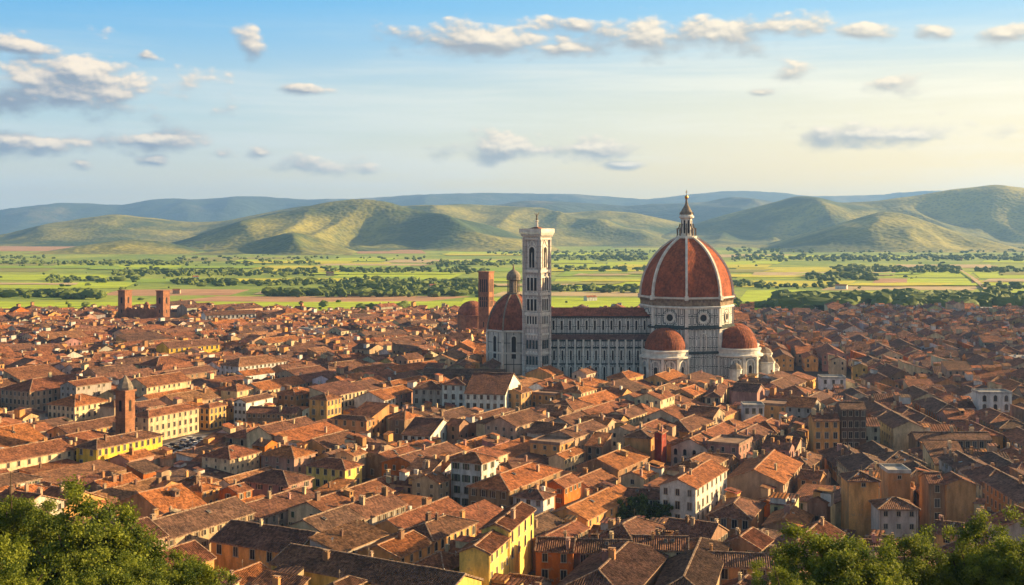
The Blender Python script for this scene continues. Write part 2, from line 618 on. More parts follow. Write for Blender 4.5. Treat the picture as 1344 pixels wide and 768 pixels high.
t.l.new(c, b.inputs['Base Color'])
bump(t, b, t.noise(gp, 0.003, 5.0, 0.6), 60.0, 0.9)
M['hill_far'] = m


def hill(d, wf, wb, pts, seed, gully=0.5, lam=700.0, rows=44, step=4.0):
    px = np.arange(pts[0][0], pts[-1][0] + 0.1, step)
    py = np.interp(px, [p[0] for p in pts], [p[1] for p in pts])
    ker = np.hanning(11)
    ker /= ker.sum()
    py = np.convolve(np.pad(py, 5, mode='edge'), ker, mode='valid')
    H = np.maximum(CAMH - (py - HZ) / F * d, -12)
    ts = np.concatenate([np.linspace(-1, 0, rows), np.linspace(0, 1, 14)[1:]])
    V = []
    for tt in ts:
        dd = d + tt * (wf if tt < 0 else wb)
        for x_, h_ in zip(px, H):
            X = (x_ - CX) / F * d * (0.55 + 0.45 * dd / d)
            a = abs(tt)
            # spurs running down from the ridge
            rn = 1 - abs(noise.noise(Vector((X / lam + 0.25 * dd / lam, dd / (lam * 3.4), seed)))) * 2
            rn2 = 1 - abs(noise.noise(Vector((X / (lam * .37) - 0.3 * dd / lam, dd / (lam * 1.1), seed + 9)))) * 2
            a2 = min(1.0, max(0.0, a))
            prof = 0.5 + 0.5 * math.cos(math.pi * a2 ** 0.85)
            mid = 4 * prof * (1 - prof)
            z = h_ * prof + h_ * gully * mid * (0.85 * (rn - 0.55) + 0.20 * (rn2 - 0.55))
            z += noise.noise(Vector((X / 160, dd / 160, seed))) * 0.018 * h_
            V.append((X, dd, z if a < 0.999 else -15))
    n = len(px)
    faces = [(r * n + i, r * n + i + 1, (r + 1) * n + i + 1, (r + 1) * n + i) for r in range(len(ts) - 1) for i in range(n - 1)]
    me = bpy.data.meshes.new('hill')
    me.from_pydata(V, [], faces)
    me.polygons.foreach_set('use_smooth', [True] * len(faces))
    me.materials.append(M['hill_far' if d > 9000 else 'hill'])
    kind(link('hill', me), 'structure')


hill(4500, 500, 500, [(20, 340), (60, 330), (110, 322), (165, 314), (215, 317), (250, 325), (300, 340)], 1.3, 0.5, 350)
hill(4350, 500, 600, [(180, 345), (240, 336), (300, 326), (350, 312), (385, 304), (420, 312), (460, 328), (500, 342)], 5.1, 0.6, 300)
hill(5600, 1150, 1300, [(130, 330), (200, 326), (260, 312), (330, 290), (400, 272), (440, 264), (475, 261), (510, 265), (545, 277), (590, 284), (640, 295), (700, 314), (740, 328)], 2.2, 0.9, 620)
hill(7200, 1500, 1500, [(-140, 312), (0, 309), (60, 299), (110, 287), (150, 282), (200, 286), (250, 292), (300, 290), (340, 281), (400, 270), (470, 272), (540, 271), (600, 268), (640, 269),
                        (700, 273), (740, 280), (790, 276), (830, 279), (870, 287), (920, 298), (990, 314)], 3.7, 0.75, 800)
hill(5200, 900, 1200, [(960, 332), (1020, 322), (1080, 302), (1130, 285), (1160, 277), (1185, 280), (1220, 294), (1270, 312), (1320, 326)], 8.8, 0.75, 480)
hill(6900, 1500, 1500, [(760, 326), (830, 312), (900, 297), (960, 280), (1010, 267), (1045, 257), (1070, 258), (1100, 266), (1150, 264), (1200, 257), (1250, 249), (1300, 243), (1344, 247), (1420, 256), (1500, 268)], 4.4, 0.65, 800)
hill(10500, 1800, 1500, [(560, 288), (640, 270), (700, 263), (760, 266), (820, 270), (860, 268), (920, 266), (960, 258), (1000, 262), (1060, 275), (1120, 290)], 6.1, 0.6, 1100)
hill(15500, 2600, 1500, [(-160, 280), (0, 277), (50, 269), (100, 266), (160, 270), (210, 260), (260, 262), (330, 257), (400, 262), (470, 261), (540, 256), (640, 253), (760, 255), (850, 262), (900, 256), (960, 250),
                         (1030, 253), (1060, 258), (1150, 256), (1200, 251), (1260, 250), (1320, 256), (1420, 262), (1540, 268)], 7.9, 0.55, 1500, 30, 6.0)

# ------------------------------------------------------------------ far woods on the plain (nobody could count them)
def ico():
    import bmesh
    bm = bmesh.new()
    bmesh.ops.create_icosphere(bm, subdivisions=2, radius=1.0)
    V = np.array([v.co[:] for v in bm.verts])
    Fc = np.array([[v.index for v in f.verts] for f in bm.faces])
    bm.free()
    return V, Fc


ICO_V, ICO_F = ico()


def leaf_material(name, dark, light, attr=True):
    m, t, b = mat(name)
    if attr:
        v = t.node('ShaderNodeAttribute', attribute_name='Col').outputs['Fac']
    else:
        v = t.noise(geopos(t), 0.15, 3.0, 0.7)
    c = t.mix(v, dark, light)
    t.l.new(c, b.inputs['Base Color'])
    b.inputs['Roughness'].default_value = 0.7
    tr = t.node('ShaderNodeBsdfTranslucent')
    t.l.new(scale_col(t, c, 1.25), tr.inputs[0])
    mx = t.node('ShaderNodeMixShader')
    mx.inputs[0].default_value = 0.30
    t.l.new(b.outputs[0], mx.inputs[1])
    t.l.new(tr.outputs[0], mx.inputs[2])
    t.l.new(mx.outputs[0], t.n['Material Output'].inputs[0])
    return m


M['wood'] = leaf_material('far_foliage', (0.075, 0.115, 0.02), (0.19, 0.24, 0.045), False)


def woods(name, spots, label):
    rs = np.random.RandomState(len(spots))
    n = len(spots)
    nv = len(ICO_V)
    V = np.zeros((n, nv, 3), dtype=np.float32)
    for i, (x, y, h) in enumerate(spots):
        a = rs.uniform(0, 6.28)
        ca, sa = math.cos(a), math.sin(a)
        k = ICO_V * (1 + rs.uniform(-0.38, 0.32, (nv, 1)))
        k = k * np.array([h * rs.uniform(.45, 1.5), h * rs.uniform(.4, .8), h * 0.5])
        V[i, :, 0] = x + k[:, 0] * ca - k[:, 1] * sa
        V[i, :, 1] = y + k[:, 0] * sa + k[:, 1] * ca
        V[i, :, 2] = np.maximum(h * 0.48 + k[:, 2], -0.5)
    Fs = (ICO_F[None, :, :] + (np.arange(n) * nv)[:, None, None]).reshape(-1, 3)
    me = bpy.data.meshes.new(name)
    me.from_pydata(V.reshape(-1, 3).tolist(), [], Fs.tolist())
    me.materials.append(M['wood'])
    return kind(link(name, me), 'stuff', label)


# belts: (x0, x1, y0, y1, trees, height)
BELTS = [(1014, 1420, 406, 399, 480, 13), (1020, 1420, 409, 403, 260, 14), (1120, 1420, 400, 395, 120, 13), (345, 640, 390, 383, 220, 10), (430, 640, 383, 374, 170, 10), (-60, 135, 391, 387, 100, 10), (80, 135, 391, 388, 40, 12),
         (225, 640, 378, 366, 260, 9), (60, 180, 372, 364, 60, 8), (150, 420, 366, 352, 260, 9), (-60, 240, 350, 342, 160, 9), (420, 640, 362, 350, 130, 9), (560, 700, 352, 340, 130, 9),
         (725, 850, 384, 378, 70, 9), (725, 850, 356, 352, 60, 9), (725, 850, 345, 333, 160, 10), (955, 1000, 378, 370, 30, 9), (1060, 1150, 372, 358, 120, 11), (1100, 1260, 362, 348, 220, 10),
         (960, 1400, 348, 330, 520, 10), (1280, 1400, 362, 350, 90, 9), (1000, 1100, 378, 374, 40, 7), (1285, 1400, 380, 376, 50, 8), (955, 1400, 332, 326, 300, 11), (230, 560, 342, 338, 90, 8),
         (-60, 60, 341, 336, 60, 9), (100, 420, 347, 344, 120, 8), (640, 860, 336, 328, 150, 9), (20, 330, 409, 403, 14, 7), (420, 560, 409, 403, 22, 6), (955, 1010, 404, 399, 14, 6)]
rw = random.Random(3)
spots = []
for (x0, x1, y0, y1, n, h) in BELTS:
    for _ in range(int(n * 0.85)):
        ym = (y0 + y1) / 2
        y = ym + (rw.uniform(y1, y0) - ym) * (0.22 if y0 < 398 else 1.0) + rw.choice((0, 0, 0, 0, -2.5, 2.5)) + 0.8 * math.sin(_ * 0.07)
        d = dg(y)
        spots.append((at(rw.uniform(x0, x1), d), d, h * (0.8 if y0 < 398 else 1.0) * rw.uniform(0.45, 1.2)))
for _ in range(150):
    y = rw.uniform(326, 400)
    d = dg(y)
    x_ = rw.uniform(-100, 1420)
    spots.append((at(x_, d), d, rw.uniform(2, 5.5)))
woods('far_woods', spots, 'dark tree belts and copses scattered over the green plain')

# town paving under the houses and the two open squares
def patch(name, c, w, l, th, z, m):
    b_ = MB()
    ca, sa = math.cos(th), math.sin(th)
    P = lambda u, v: (c[0] + u * sa + v * ca, c[1] + u * ca - v * sa, z)
    b_.face([P(-l / 2, -w / 2), P(-l / 2, w / 2), P(l / 2, w / 2), P(l / 2, -w / 2)])
    return kind(b_.build(name, m), 'structure')


patch('piazza', (-125, 476), 26, 52, R(12), 0.004, M['paving'])
patch('piazza', (-219, 538), 30, 30, R(27), 0.004, M['paving'])
#@@MONUMENTS
# ------------------------------------------------------------------ cathedral
def sub(parent, name, mb, mats, color=None, loc=None, rz=0.0, merge=False):
    return mb.build(name, mats, parent, color, loc, rz, merge)


def tube(mb, pts, w, dpt, out=None, mi=0):
    """square bar along pts; out(i) gives the outward normal"""
    secs = []
    for i, p in enumerate(pts):
        p = Vector(p)
        tv = (Vector(pts[min(i + 1, len(pts) - 1)]) - Vector(pts[max(i - 1, 0)])).normalized()
        n = Vector(out) if out is not None else Vector((0, 0, 1))
        n = (n - tv * n.dot(tv)).normalized()
        sdv = tv.cross(n)
        secs.append([p + sdv * w / 2 - n * dpt / 2, p + sdv * w / 2 + n * dpt / 2, p - sdv * w / 2 + n * dpt / 2, p - sdv * w / 2 - n * dpt / 2])
    for A, B in zip(secs, secs[1:]):
        for k in range(4):
            j = (k + 1) % 4
            mb.face([A[k], A[j], B[j], B[k]], None, mi)
    mb.face(secs[0][::-1], None, mi)
    mb.face(secs[-1], None, mi)


def arch_pts(w, h, n=10):
    """outline of a round-headed opening, width w, total height h, sill at z 0 -> (x, z)"""
    r = w / 2
    return [(-r, 0)] + [(-r * math.cos(math.pi * i / n), h - r + r * math.sin(math.pi * i / n)) for i in range(n + 1)] + [(r, 0)]


def arch_frame(mb, w, h, t, proud, y=0.0, n=10, mi=0):
    """moulded frame round an arched opening in the xz plane, facing -y"""
    inn = arch_pts(w, h, n)
    r = w / 2
    k = (w + 2 * t) / w
    outp = [(x * k, z if i in (0, len(inn) - 1) else (z + t if abs(x) < 1e-6 else (h - r) + (z - (h - r)) * k)) for i, (x, z) in enumerate(inn)]
    for (a, b_), (c, d_) in zip(zip(inn, outp), zip(inn[1:], outp[1:])):
        P = lambda q, yy: (q[0], yy, q[1])
        mb.face([P(a, y - proud), P(c, y - proud), P(d_, y - proud), P(b_, y - proud)], None, mi)
        mb.face([P(b_, y - proud), P(d_, y - proud), P(d_, y), P(b_, y)], None, mi)
        mb.face([P(c, y - proud), P(a, y - proud), P(a, y), P(c, y)], None, mi)


def arch_pane(mb, w, h, y, n=10, mi=0):
    mb.face([(x, y, z) for x, z in arch_pts(w, h, n)][::-1], None, mi)


def polar(R_, a, c=(0, 0)):
    return (c[0] + R_ * math.sin(a), c[1] - R_ * math.cos(a))


WHT = (0.6, 0.56, 0.5)
DOME_C = (0.28, 0.074, 0.030)
CD = 680.0
CXW = at(901, CD)
cath = thing('cathedral', 'great marble cathedral with a huge red ribbed dome and a lantern', 'cathedral', (CXW, CD, 0))
A0 = R(-8)
RD = 26.0
ZB, ZT = 47.6, 80.0
# body under the drum and the drum
b_ = MB()
b_.ring([(25.4, 0), (25.4, 30.6)], 8, a0=A0, a1=A0 + 2 * math.pi)
body = sub(cath, 'crossing_wall', b_, M['marble'])
b_ = MB()
b_.ring([(25.4, 30.6), (26.5, 30.9), (26.5, 31.7), (25.6, 32.2)], 8, a0=A0, a1=A0 + 2 * math.pi)
sub(cath, 'cornice', b_, M['green_marble'])
b_ = MB()
b_.ring([(25.5, 17.2), (26.0, 17.4), (26.0, 18.4), (25.5, 18.7)], 8, a0=A0, a1=A0 + 2 * math.pi)
sub(cath, 'cornice', b_, M['green_marble'])
b_ = MB()
b_.ring([(25.4, 32.0), (25.4, 41.6)], 8, a0=A0, a1=A0 + 2 * math.pi)
drum = sub(cath, 'drum', b_, M['marble_drum'])
b_ = MB()
b_.ring([(25.4, 41.6), (26.3, 41.9), (26.3, 42.7), (25.8, 43.0)], 8, a0=A0, a1=A0 + 2 * math.pi)
sub(drum, 'cornice', b_, M['white_stone'])
b_ = MB()
b_.ring([(25.9, 46.7), (26.9, 47.0), (26.9, 47.8), (25.6, 47.9)], 8, a0=A0, a1=A0 + 2 * math.pi)
sub(drum, 'cornice', b_, M['white_stone'])
b_ = MB()
b_.ring([(25.7, 42.9), (25.7, 46.8)], 8, a0=A0, a1=A0 + 2 * math.pi)
for k in range(8):                                                   # row of stone brackets on the bare gallery
    for q in range(9):
        am = A0 + R(45 * k + 22.5)
        ap = 25.7 * math.cos(R(22.5)) + 0.3
        off = (q - 4) * 2.1
        x, y = ap * math.sin(am) + off * math.cos(am), -ap * math.cos(am) + off * math.sin(am)
        b_.box((x, y, 45.9), (0.5, 0.9, 1.2), 0, am)
sub(drum, 'gallery', b_, M['rough_stone'])
for k in range(8):
    am = A0 + R(45 * k + 22.5)
    if math.cos(am) < -0.3:
        continue
    ap = 25.4 * math.cos(R(22.5))
    x, y = polar(ap, am)
    b_ = MB()
    n = 28
    for i in range(n):                                               # stepped round moulding
        t0, t1 = 2 * math.pi * i / n, 2 * math.pi * (i + 1) / n
        for (ra, ya), (rb, yb) in (((3.1, -0.05), (3.1, -0.55)), ((3.1, -0.55), (2.6, -0.55)), ((2.6, -0.55), (2.4, -0.25)), ((2.4, -0.25), (1.95, -0.25)), ((1.95, -0.25), (1.85, -0.06))):
            P = lambda r_, t_, yy: (r_ * math.cos(t_), yy, r_ * math.sin(t_))
            b_.face([P(ra, t0, ya), P(ra, t1, ya), P(rb, t1, yb), P(rb, t0, yb)], None, 0)
    for s_ in (-1, 1):                                               # dark frame with cut corners round the eye
        for (p0, p1) in (((4.0 * s_, 0, -2.0), (4.0 * s_, 0, 2.0)), ((-1.9, 0, 4.1 * s_), (1.9, 0, 4.1 * s_)), ((4.0 * s_, 0, 2.0), (1.9 * s_, 0, 4.1)), ((4.0 * s_, 0, -2.0), (1.9 * s_, 0, -4.1))):
            tube(b_, [(p0[0], -0.06, p0[2]), (p1[0], -0.06, p1[2])], 0.3, 0.12, (0, -1, 0), 1)
    oc = sub(drum, 'round_window', b_, [M['white_stone'], M['green_marble']], None, (x, y, 36.7), am)
    b_ = MB()
    b_.face([(1.95 * math.cos(-2 * math.pi * i / n), -0.08, 1.95 * math.sin(-2 * math.pi * i / n)) for i in range(n)])
    pn_ = sub(cath, 'glass', b_, M['dark'], None, (x, y, 36.7), am)
    pn_.parent = drum
    for s_ in (-1, 1):                                               # corner pilasters
        pass
for k in range(8):
    a = A0 + R(45 * k)
    x, y = polar(25.3, a)
    b_ = MB()
    b_.box((x, y, 36.8), (1.8, 1.2, 9.6), 0, a)
    b_.box((x, y, 30.6), (1.9, 1.3, 2.9), 0, a)
    b_.box((x, y, 14.6), (2.2, 1.4, 29.2), 0, a)
    sub(cath, 'corner_pilaster', b_, M['white_stone'])
# dome
rho = 35.8
prof = []
for i in range(25):
    z = (ZT - ZB) * i / 24
    prof.append((math.sqrt(rho ** 2 - z ** 2) - (rho - RD) - 0.6, ZB + z))
b_ = MB()
b_.ring(prof, 8, a0=A0, a1=A0 + 2 * math.pi)
dome = sub(cath, 'dome', b_, M['dome_tile'], DOME_C)
for k in range(8):
    a = A0 + R(45 * k)
    b_ = MB()
    tube(b_, [(*polar(r_ + 0.25, a), z) for r_, z in prof], 1.25, 1.3, (math.sin(a), -math.cos(a), 0.3))
    x, y = polar(RD + 0.1, a)
    b_.box((x, y, 47.4), (2.0, 1.8, 2.4), 0, a)
    sub(dome, 'rib', b_, M['white_stone'])
# lantern
lan = MB()
lan.ring([(5.6, 79.4), (5.9, 79.7), (5.9, 80.7), (5.4, 80.9), (0, 81.0)], 16)
lan.ring([(3.1, 80.9), (3.1, 90.6)], 8, a0=A0, a1=A0 + 2 * math.pi)
lan.ring([(3.1, 90.4), (4.2, 91.0), (4.2, 91.9), (3.5, 92.3), (3.5, 92.9)], 16)
lantern = sub(cath, 'lantern', lan, M['white_stone'])
b_ = MB()
b_.ring([(3.6, 92.8), (3.3, 94.0), (2.3, 96.0), (1.2, 97.8), (0.7, 99.4), (0.55, 101.4), (0.9, 101.5), (0.0, 101.6)], 16, smooth=False)
for k in range(8):
    x, y = polar(3.5, A0 + R(45 * k))
    b_.box((x, y, 93.4), (0.7, 0.7, 1.4), 0, A0 + R(45 * k))
sub(lantern, 'cone', b_, M['lead'])
for k in range(8):
    a = A0 + R(45 * k)
    b_ = MB()
    P = lambda r_, z: (*polar(r_, a), z)
    tube(b_, [P(5.0, 81), P(5.0, 84.6)], 0.8, 0.9, (math.sin(a), -math.cos(a), 0))
    tube(b_, [P(5.0, 84.4), P(4.2, 85.4), P(3.5, 87.6)], 0.7, 0.7, (math.sin(a), -math.cos(a), 0.6))
    x, y = polar(5.0, a)
    b_.box((x, y, 84.9), (1.1, 1.1, 0.5), 0, a)
    sub(lantern, 'buttress', b_, M['lead'])
    am = a + R(22.5)
    x, y = polar(3.1 * math.cos(R(22.5)), am)
    b_ = MB()
    arch_pane(b_, 0.95, 7.4, -0.05)
    sub(lantern, 'window', b_, M['dark'], None, (x, y, 82.3), am)
b_ = MB()
b_.ring([(0.0, 101.3), (0.7, 101.6), (1.12, 102.4), (0.8, 103.3), (0.0, 103.6)], 12, smooth=True)
sub(lantern, 'ball', b_, M['gold'])
b_ = MB()
b_.box((0, 0, 104.9), (0.28, 0.28, 3.0))
b_.box((0, 0, 105.3), (1.3, 0.24, 0.26))
sub(lantern, 'cross', b_, M['gold'])


def tribune(an, rho_, r_, name='tribune'):
    c = polar(rho_, an)
    tr = MB()
    a0 = an + R(-18)
    k = r_ / 11.0
    tr.ring([(r_ * 1.16, 0), (r_ * 1.16, 16.6)], 10, c, a0, a0 + 2 * math.pi)
    o = sub(cath, name, tr, M['marble'])
    b2 = MB()
    b2.ring([(r_ * 1.14, 15.6), (r_ * 1.27, 16.2), (r_ * 1.27, 17.0), (r_ * 1.13, 17.4), (r_ * 1.13, 19.2), (r_ * 1.18, 19.5), (r_ * 1.18, 20.2), (r_ * 0.9, 20.6)], 30, c)
    sub(o, 'cornice', b2, M['white_stone'])
    b2 = MB()
    pr = [(r_ * math.cos(R(90) * i / 12) ** 0.92 if i < 12 else 0.0, 20.3 + 11.4 * k * math.sin(R(90) * i / 12)) for i in range(13)]
    b2.ring(pr, 30, c, smooth=True)
    sub(o, 'half_dome', b2, M['dome_tile'], (0.225, 0.066, 0.030))
    for f in range(-2, 3):
        aa = an + R(36 * f)
        ap = r_ * 1.16 * math.cos(R(18))
        x, y = polar(ap, aa, c)
        b2 = MB()
        arch_frame(b2, 4.4 * k, 10.2, 0.75, 0.55)
        arch_frame(b2, 2.3 * k, 7.4, 0.35, 0.3)
        w_ = sub(o, 'arch', b2, M['white_stone'], None, (x, y, 4.4), aa)
        b2 = MB()
        arch_pane(b2, 2.2 * k, 7.3, -0.06)
        pnl = sub(cath, 'window', b2, M['dark'], None, (x, y, 4.4), aa)
        pnl.parent = o
        ab = aa + R(18)
        x, y = polar(r_ * 1.18, ab, c)
        b2 = MB()
        b2.box((x, y, 8.3), (1.3, 1.6, 16.6), 0, ab)
        b2.box((x, y, 2.2), (1.9, 2.6, 4.4), 0, ab)
        sub(o, 'buttress', b2, M['white_stone'])


tribune(R(-30.5), 30, 11)
tribune(R(59.5), 29.6, 11)
tribune(R(104.5), 30, 11)
# small chapel leaning on the sunward tribune
for (rr_, aa_, kr_, kh_) in ((43.0, 84, 0.85, 1.25), (47.5, 74, 0.7, 0.7), (38.5, 34, 0.7, 0.8)):
    cc = polar(rr_, R(aa_))
    b_ = MB()
    b_.ring([(4.6 * kr_, 0), (4.6 * kr_, 12 * kh_), (5.1 * kr_, 12.3 * kh_), (5.1 * kr_, 13 * kh_)], 8, cc)
    ch = sub(cath, 'chapel', b_, M['white_stone'])
    b_ = MB()
    b_.ring([(5.1 * kr_, 13 * kh_), (3.4 * kr_, 13 * kh_ + 2), (0, 13 * kh_ + 3.4)], 8, cc)
    sub(ch, 'roof', b_, M['lead'])
cc = polar(44.5, R(66))
b_ = MB()
b_.ring([(4.6, 0), (4.6, 12.0), (5.0, 12.3), (5.0, 13.0)], 8, cc)
ch = sub(cath, 'chapel', b_, M['white_stone'])
b_ = MB()
b_.ring([(5.0, 13.0), (3.4, 15.2), (0, 17.0)], 8, cc)
sub(ch, 'roof', b_, M['lead'])
# wall niche between the two tribunes
am = R(14.5)
x, y = polar(25.4 * math.cos(R(22.5)), am)
b_ = MB()
arch_frame(b_, 2.6, 9.0, 0.5, 0.5)
sub(cath, 'niche', b_, M['white_stone'], None, (x, y, 19.2), am)
# nave, running away to the bell tower
NL0, NL1 = -80.0, -19.0
L_ = NL1 - NL0
xm = (NL0 + NL1) / 2
b_ = MB()
b_.box((xm, 0, 12), (L_, 38, 24))
aisle = sub(cath, 'aisle', b_, M['marble'])
for (z_, e_, h_) in ((24.3, 0.8, 0.9), (20.3, 0.5, 0.6), (11.6, 0.4, 0.7)):
    b_ = MB()
    b_.box((xm, 0, z_), (L_ + e_, 38.4 + e_, h_))
    sub(aisle, 'cornice', b_, M['green_marble'])
b_ = MB()
for s_ in (-1, 1):
    b_.face([(NL0, s_ * 19.3, 24.8), (NL1, s_ * 19.3, 24.8), (NL1, s_ * 9.9, 26.9), (NL0, s_ * 9.9, 26.9)][::-s_])
sub(aisle, 'roof', b_, M['tile'], (0.17, 0.09, 0.07))
b_ = MB()
b_.box((xm, 0, 30.2), (L_ - 0.6, 20, 12.2))
cl = sub(cath, 'clerestory', b_, M['marble'])
for (z_, e_, h_) in ((36.4, 1.2, 0.9), (27.4, 0.4, 0.6)):
    b_ = MB()
    b_.box((xm, 0, z_), (L_, 20 + e_, h_))
    sub(cl, 'cornice', b_, M['green_marble'])
b_ = MB()
for s_ in (-1, 1):
    b_.face([(NL0, s_ * 11.0, 36.9), (NL1, s_ * 11.0, 36.9), (NL1, 0, 41.0), (NL0, 0, 41.0)][::-s_], [(0, 0), (L_, 0), (L_, 11.7), (0, 11.7)])
b_.face([(NL0, -11, 36.9), (NL0, 0, 41.0), (NL0, 11, 36.9)])
sub(cl, 'roof', b_, M['dome_tile'], (0.25, 0.075, 0.04))
for i in range(13):
    x = NL0 + 3.2 + i * 4.55
    b_ = MB()
    b_.box((x, -19.25, 12.4), (1.0, 0.9, 24.8), 0)
    b_.box((x, -19.5, 5.6), (1.4, 1.2, 11.2), 0)
    sub(aisle, 'buttress', b_, M['white_stone'])
    if i < 12:
        for (zz, hh, ww, yy, par, bm) in ((13.6, 5.4, 1.0, -19.0, aisle, M['marble']), (2.5, 7.5, 1.1, -19.0, aisle, M['marble']), (29.3, 5.2, 1.1, -9.98, cl, M['marble'])):
            b_ = MB()
            arch_frame(b_, ww, hh, 0.42, 0.3)
            w_ = sub(par, 'window', b_, M['white_stone'], None, (x + 2.27, yy, zz))
            b_ = MB()
            arch_pane(b_, ww, hh, -0.05)
            sub(w_, 'glass', b_, M['dark'])

# ------------------------------------------------------------------ marble bell tower
TD = 645.0
TH = R(32.5)
TA = 10.6
dr, dl = Vector((math.sin(TH), math.cos(TH), 0)), Vector((-math.cos(TH), math.sin(TH), 0))
cor = Vector((at(709, TD), TD, 0))
tc = cor + (dr + dl) * TA / 2
tow = thing('bell_tower', 'tall slender white marble bell tower standing beside the cathedral nave', 'tower', tc, math.pi / 2 - TH + math.pi / 2)
# the tower's own x axis now runs along one face
tow.rotation_euler = (0, 0, math.atan2(-dl.y, -dl.x))
b_ = MB()
b_.box((0, 0, 40.2), (TA - 0.8, TA - 0.8, 80.4))
shaft = sub(tow, 'shaft', b_, M['marble_tower'])
for (z, e, h) in ((10.5, 0.7, 0.8), (18.5, 0.8, 0.9), (28.7, 1.2, 1.0), (33.2, 0.9, 0.7), (39.6, 1.5, 1.5), (50.2, 1.5, 1.5), (62.3, 1.5, 1.4), (79.6, 1.6, 1.0)):
    b_ = MB()
    b_.box((0, 0, z), (TA - 0.8 + e, TA - 0.8 + e, h))
    sub(tow, 'string_course', b_, M['white_stone'])
for sx in (-1, 1):
    for sy in (-1, 1):
        b_ = MB()
        b_.ring([(1.15, 0), (1.15, 80.3)], 8, (sx * (TA / 2 - 0.5), sy * (TA / 2 - 0.5)), R(22.5), R(22.5) + 2 * math.pi)
        sub(tow, 'corner_buttress', b_, M['marble_tower'])
b_ = MB()
for i in range(5):
    w_ = TA + 0.2 + 0.62 * i
    b_.box((0, 0, 80.5 + 0.42 * i), (w_, w_, 0.4))
for i in range(11):
    for (ux, uy) in ((1, 0), (0, 1)):
        for sg in (-1, 1):
            q = (i - 5) * 1.12
            b_.box((ux * q + uy * sg * (TA / 2 + 0.95), uy * q + ux * sg * (TA / 2 + 0.95), 81.6), (0.4, 0.4, 1.7))
b_.box((0, 0, 83.2), (TA + 3.3, TA + 3.3, 1.0))
corn = sub(tow, 'cornice', b_, M['white_stone'])
b_ = MB()
w_ = TA + 2.9
for sg in (-1, 1):
    b_.box((0, sg * w_ / 2, 84.3), (w_ + 0.3, 0.35, 1.3))
    b_.box((sg * w_ / 2, 0, 84.3), (0.35, w_ - 0.5, 1.3))
sub(tow, 'parapet', b_, M['white_stone'])
b_ = MB()
h_ = TA / 2 + 0.9
for (p, q) in (((-h_, -h_), (h_, -h_)), ((h_, -h_), (h_, h_)), ((h_, h_), (-h_, h_)), ((-h_, h_), (-h_, -h_))):
    b_.face([(*p, 83.7), (*q, 83.7), (0, 0, 86.2)])
sub(tow, 'roof', b_, M['tile'], (0.25, 0.10, 0.05))
b_ = MB()
b_.ring([(0.75, 85.6), (0.62, 88.6), (0.85, 88.8), (0.85, 89.2), (0.35, 89.5)], 10)
st = sub(tow, 'pedestal', b_, M['white_stone'])
b_ = MB()
b_.ring([(0.45, 89.3), (0.55, 90.0), (0.35, 91.2), (0.50, 92.0), (0.16, 92.4), (0.26, 92.8), (0.0, 93.2)], 10, smooth=True)
tube(b_, [(0.1, 0, 91.8), (0.9, 0, 92.6), (1.3, 0, 93.6)], 0.3, 0.16)
tube(b_, [(-0.1, 0, 91.8), (-0.9, 0, 92.6), (-1.3, 0, 93.4)], 0.3, 0.16)
sub(st, 'statue', b_, M['lead'])
for f in range(4):
    a = R(90 * f)
    off = TA / 2 - 0.4
    def onface(name, mb, z, mats):
        return sub(tow, name, mb, mats, None, (off * math.sin(a), -off * math.cos(a), z), a)
    b_ = MB()
    arch_frame(b_, 3.4, 11.0, 0.7, 0.35)
    for s_ in (-1, 1):
        tube(b_, [(s_ * 2.6, -0.1, 11.0), (0, -0.1, 14.6)], 0.45, 0.5, (0, -1, 0))
    b_.box((0, -0.22, 4.0), (0.3, 0.3, 8.0))
    wn_ = onface('belfry_window', b_, 64.2, M['white_stone'])
    b_ = MB()
    arch_pane(b_, 3.4, 11.0, -0.04)
    sub(wn_, 'opening', b_, M['dark'])
    for (z, h, n_) in ((51.9, 7.0, 3), (41.3, 6.2, 3), (31.0 + 3.2, 4.2, 4)):
        b_ = MB()
        sp = 6.6 / n_
        for i in range(n_):
            b_.box(((i - (n_ - 1) / 2) * sp, 0, h / 2), (0.01, 0.01, 0.01))
        b_ = MB()
        for i in range(n_ + 1):
            b_.box(((i - n_ / 2) * sp, -0.15, h / 2), (0.5, 0.4, h))
        b_.box((0, -0.18, h + 0.25), (7.3, 0.5, 0.6))
        b_.box((0, -0.18, -0.2), (7.3, 0.5, 0.4))
        wn_ = onface('triple_window', b_, z, M['white_stone'])
        b_ = MB()
        for i in range(n_):
            x0 = (i - (n_ - 1) / 2) * sp
            b_.face([(x0 - sp / 2 + 0.25, -0.04, 0), (x0 + sp / 2 - 0.25, -0.04, 0), (x0 + sp / 2 - 0.25, -0.04, h), (x0 - sp / 2 + 0.25, -0.04, h)])
        sub(wn_, 'opening', b_, M['dark'])
    for z in (20.5, 12.0, 3.0):
        b_ = MB()
        for i in range(4):
            b_.box(((i - 1.5) * 1.9, -0.1, 2.8), (1.2, 0.24, 4.6))
        onface('relief_panel', b_, z, M['green_marble'])

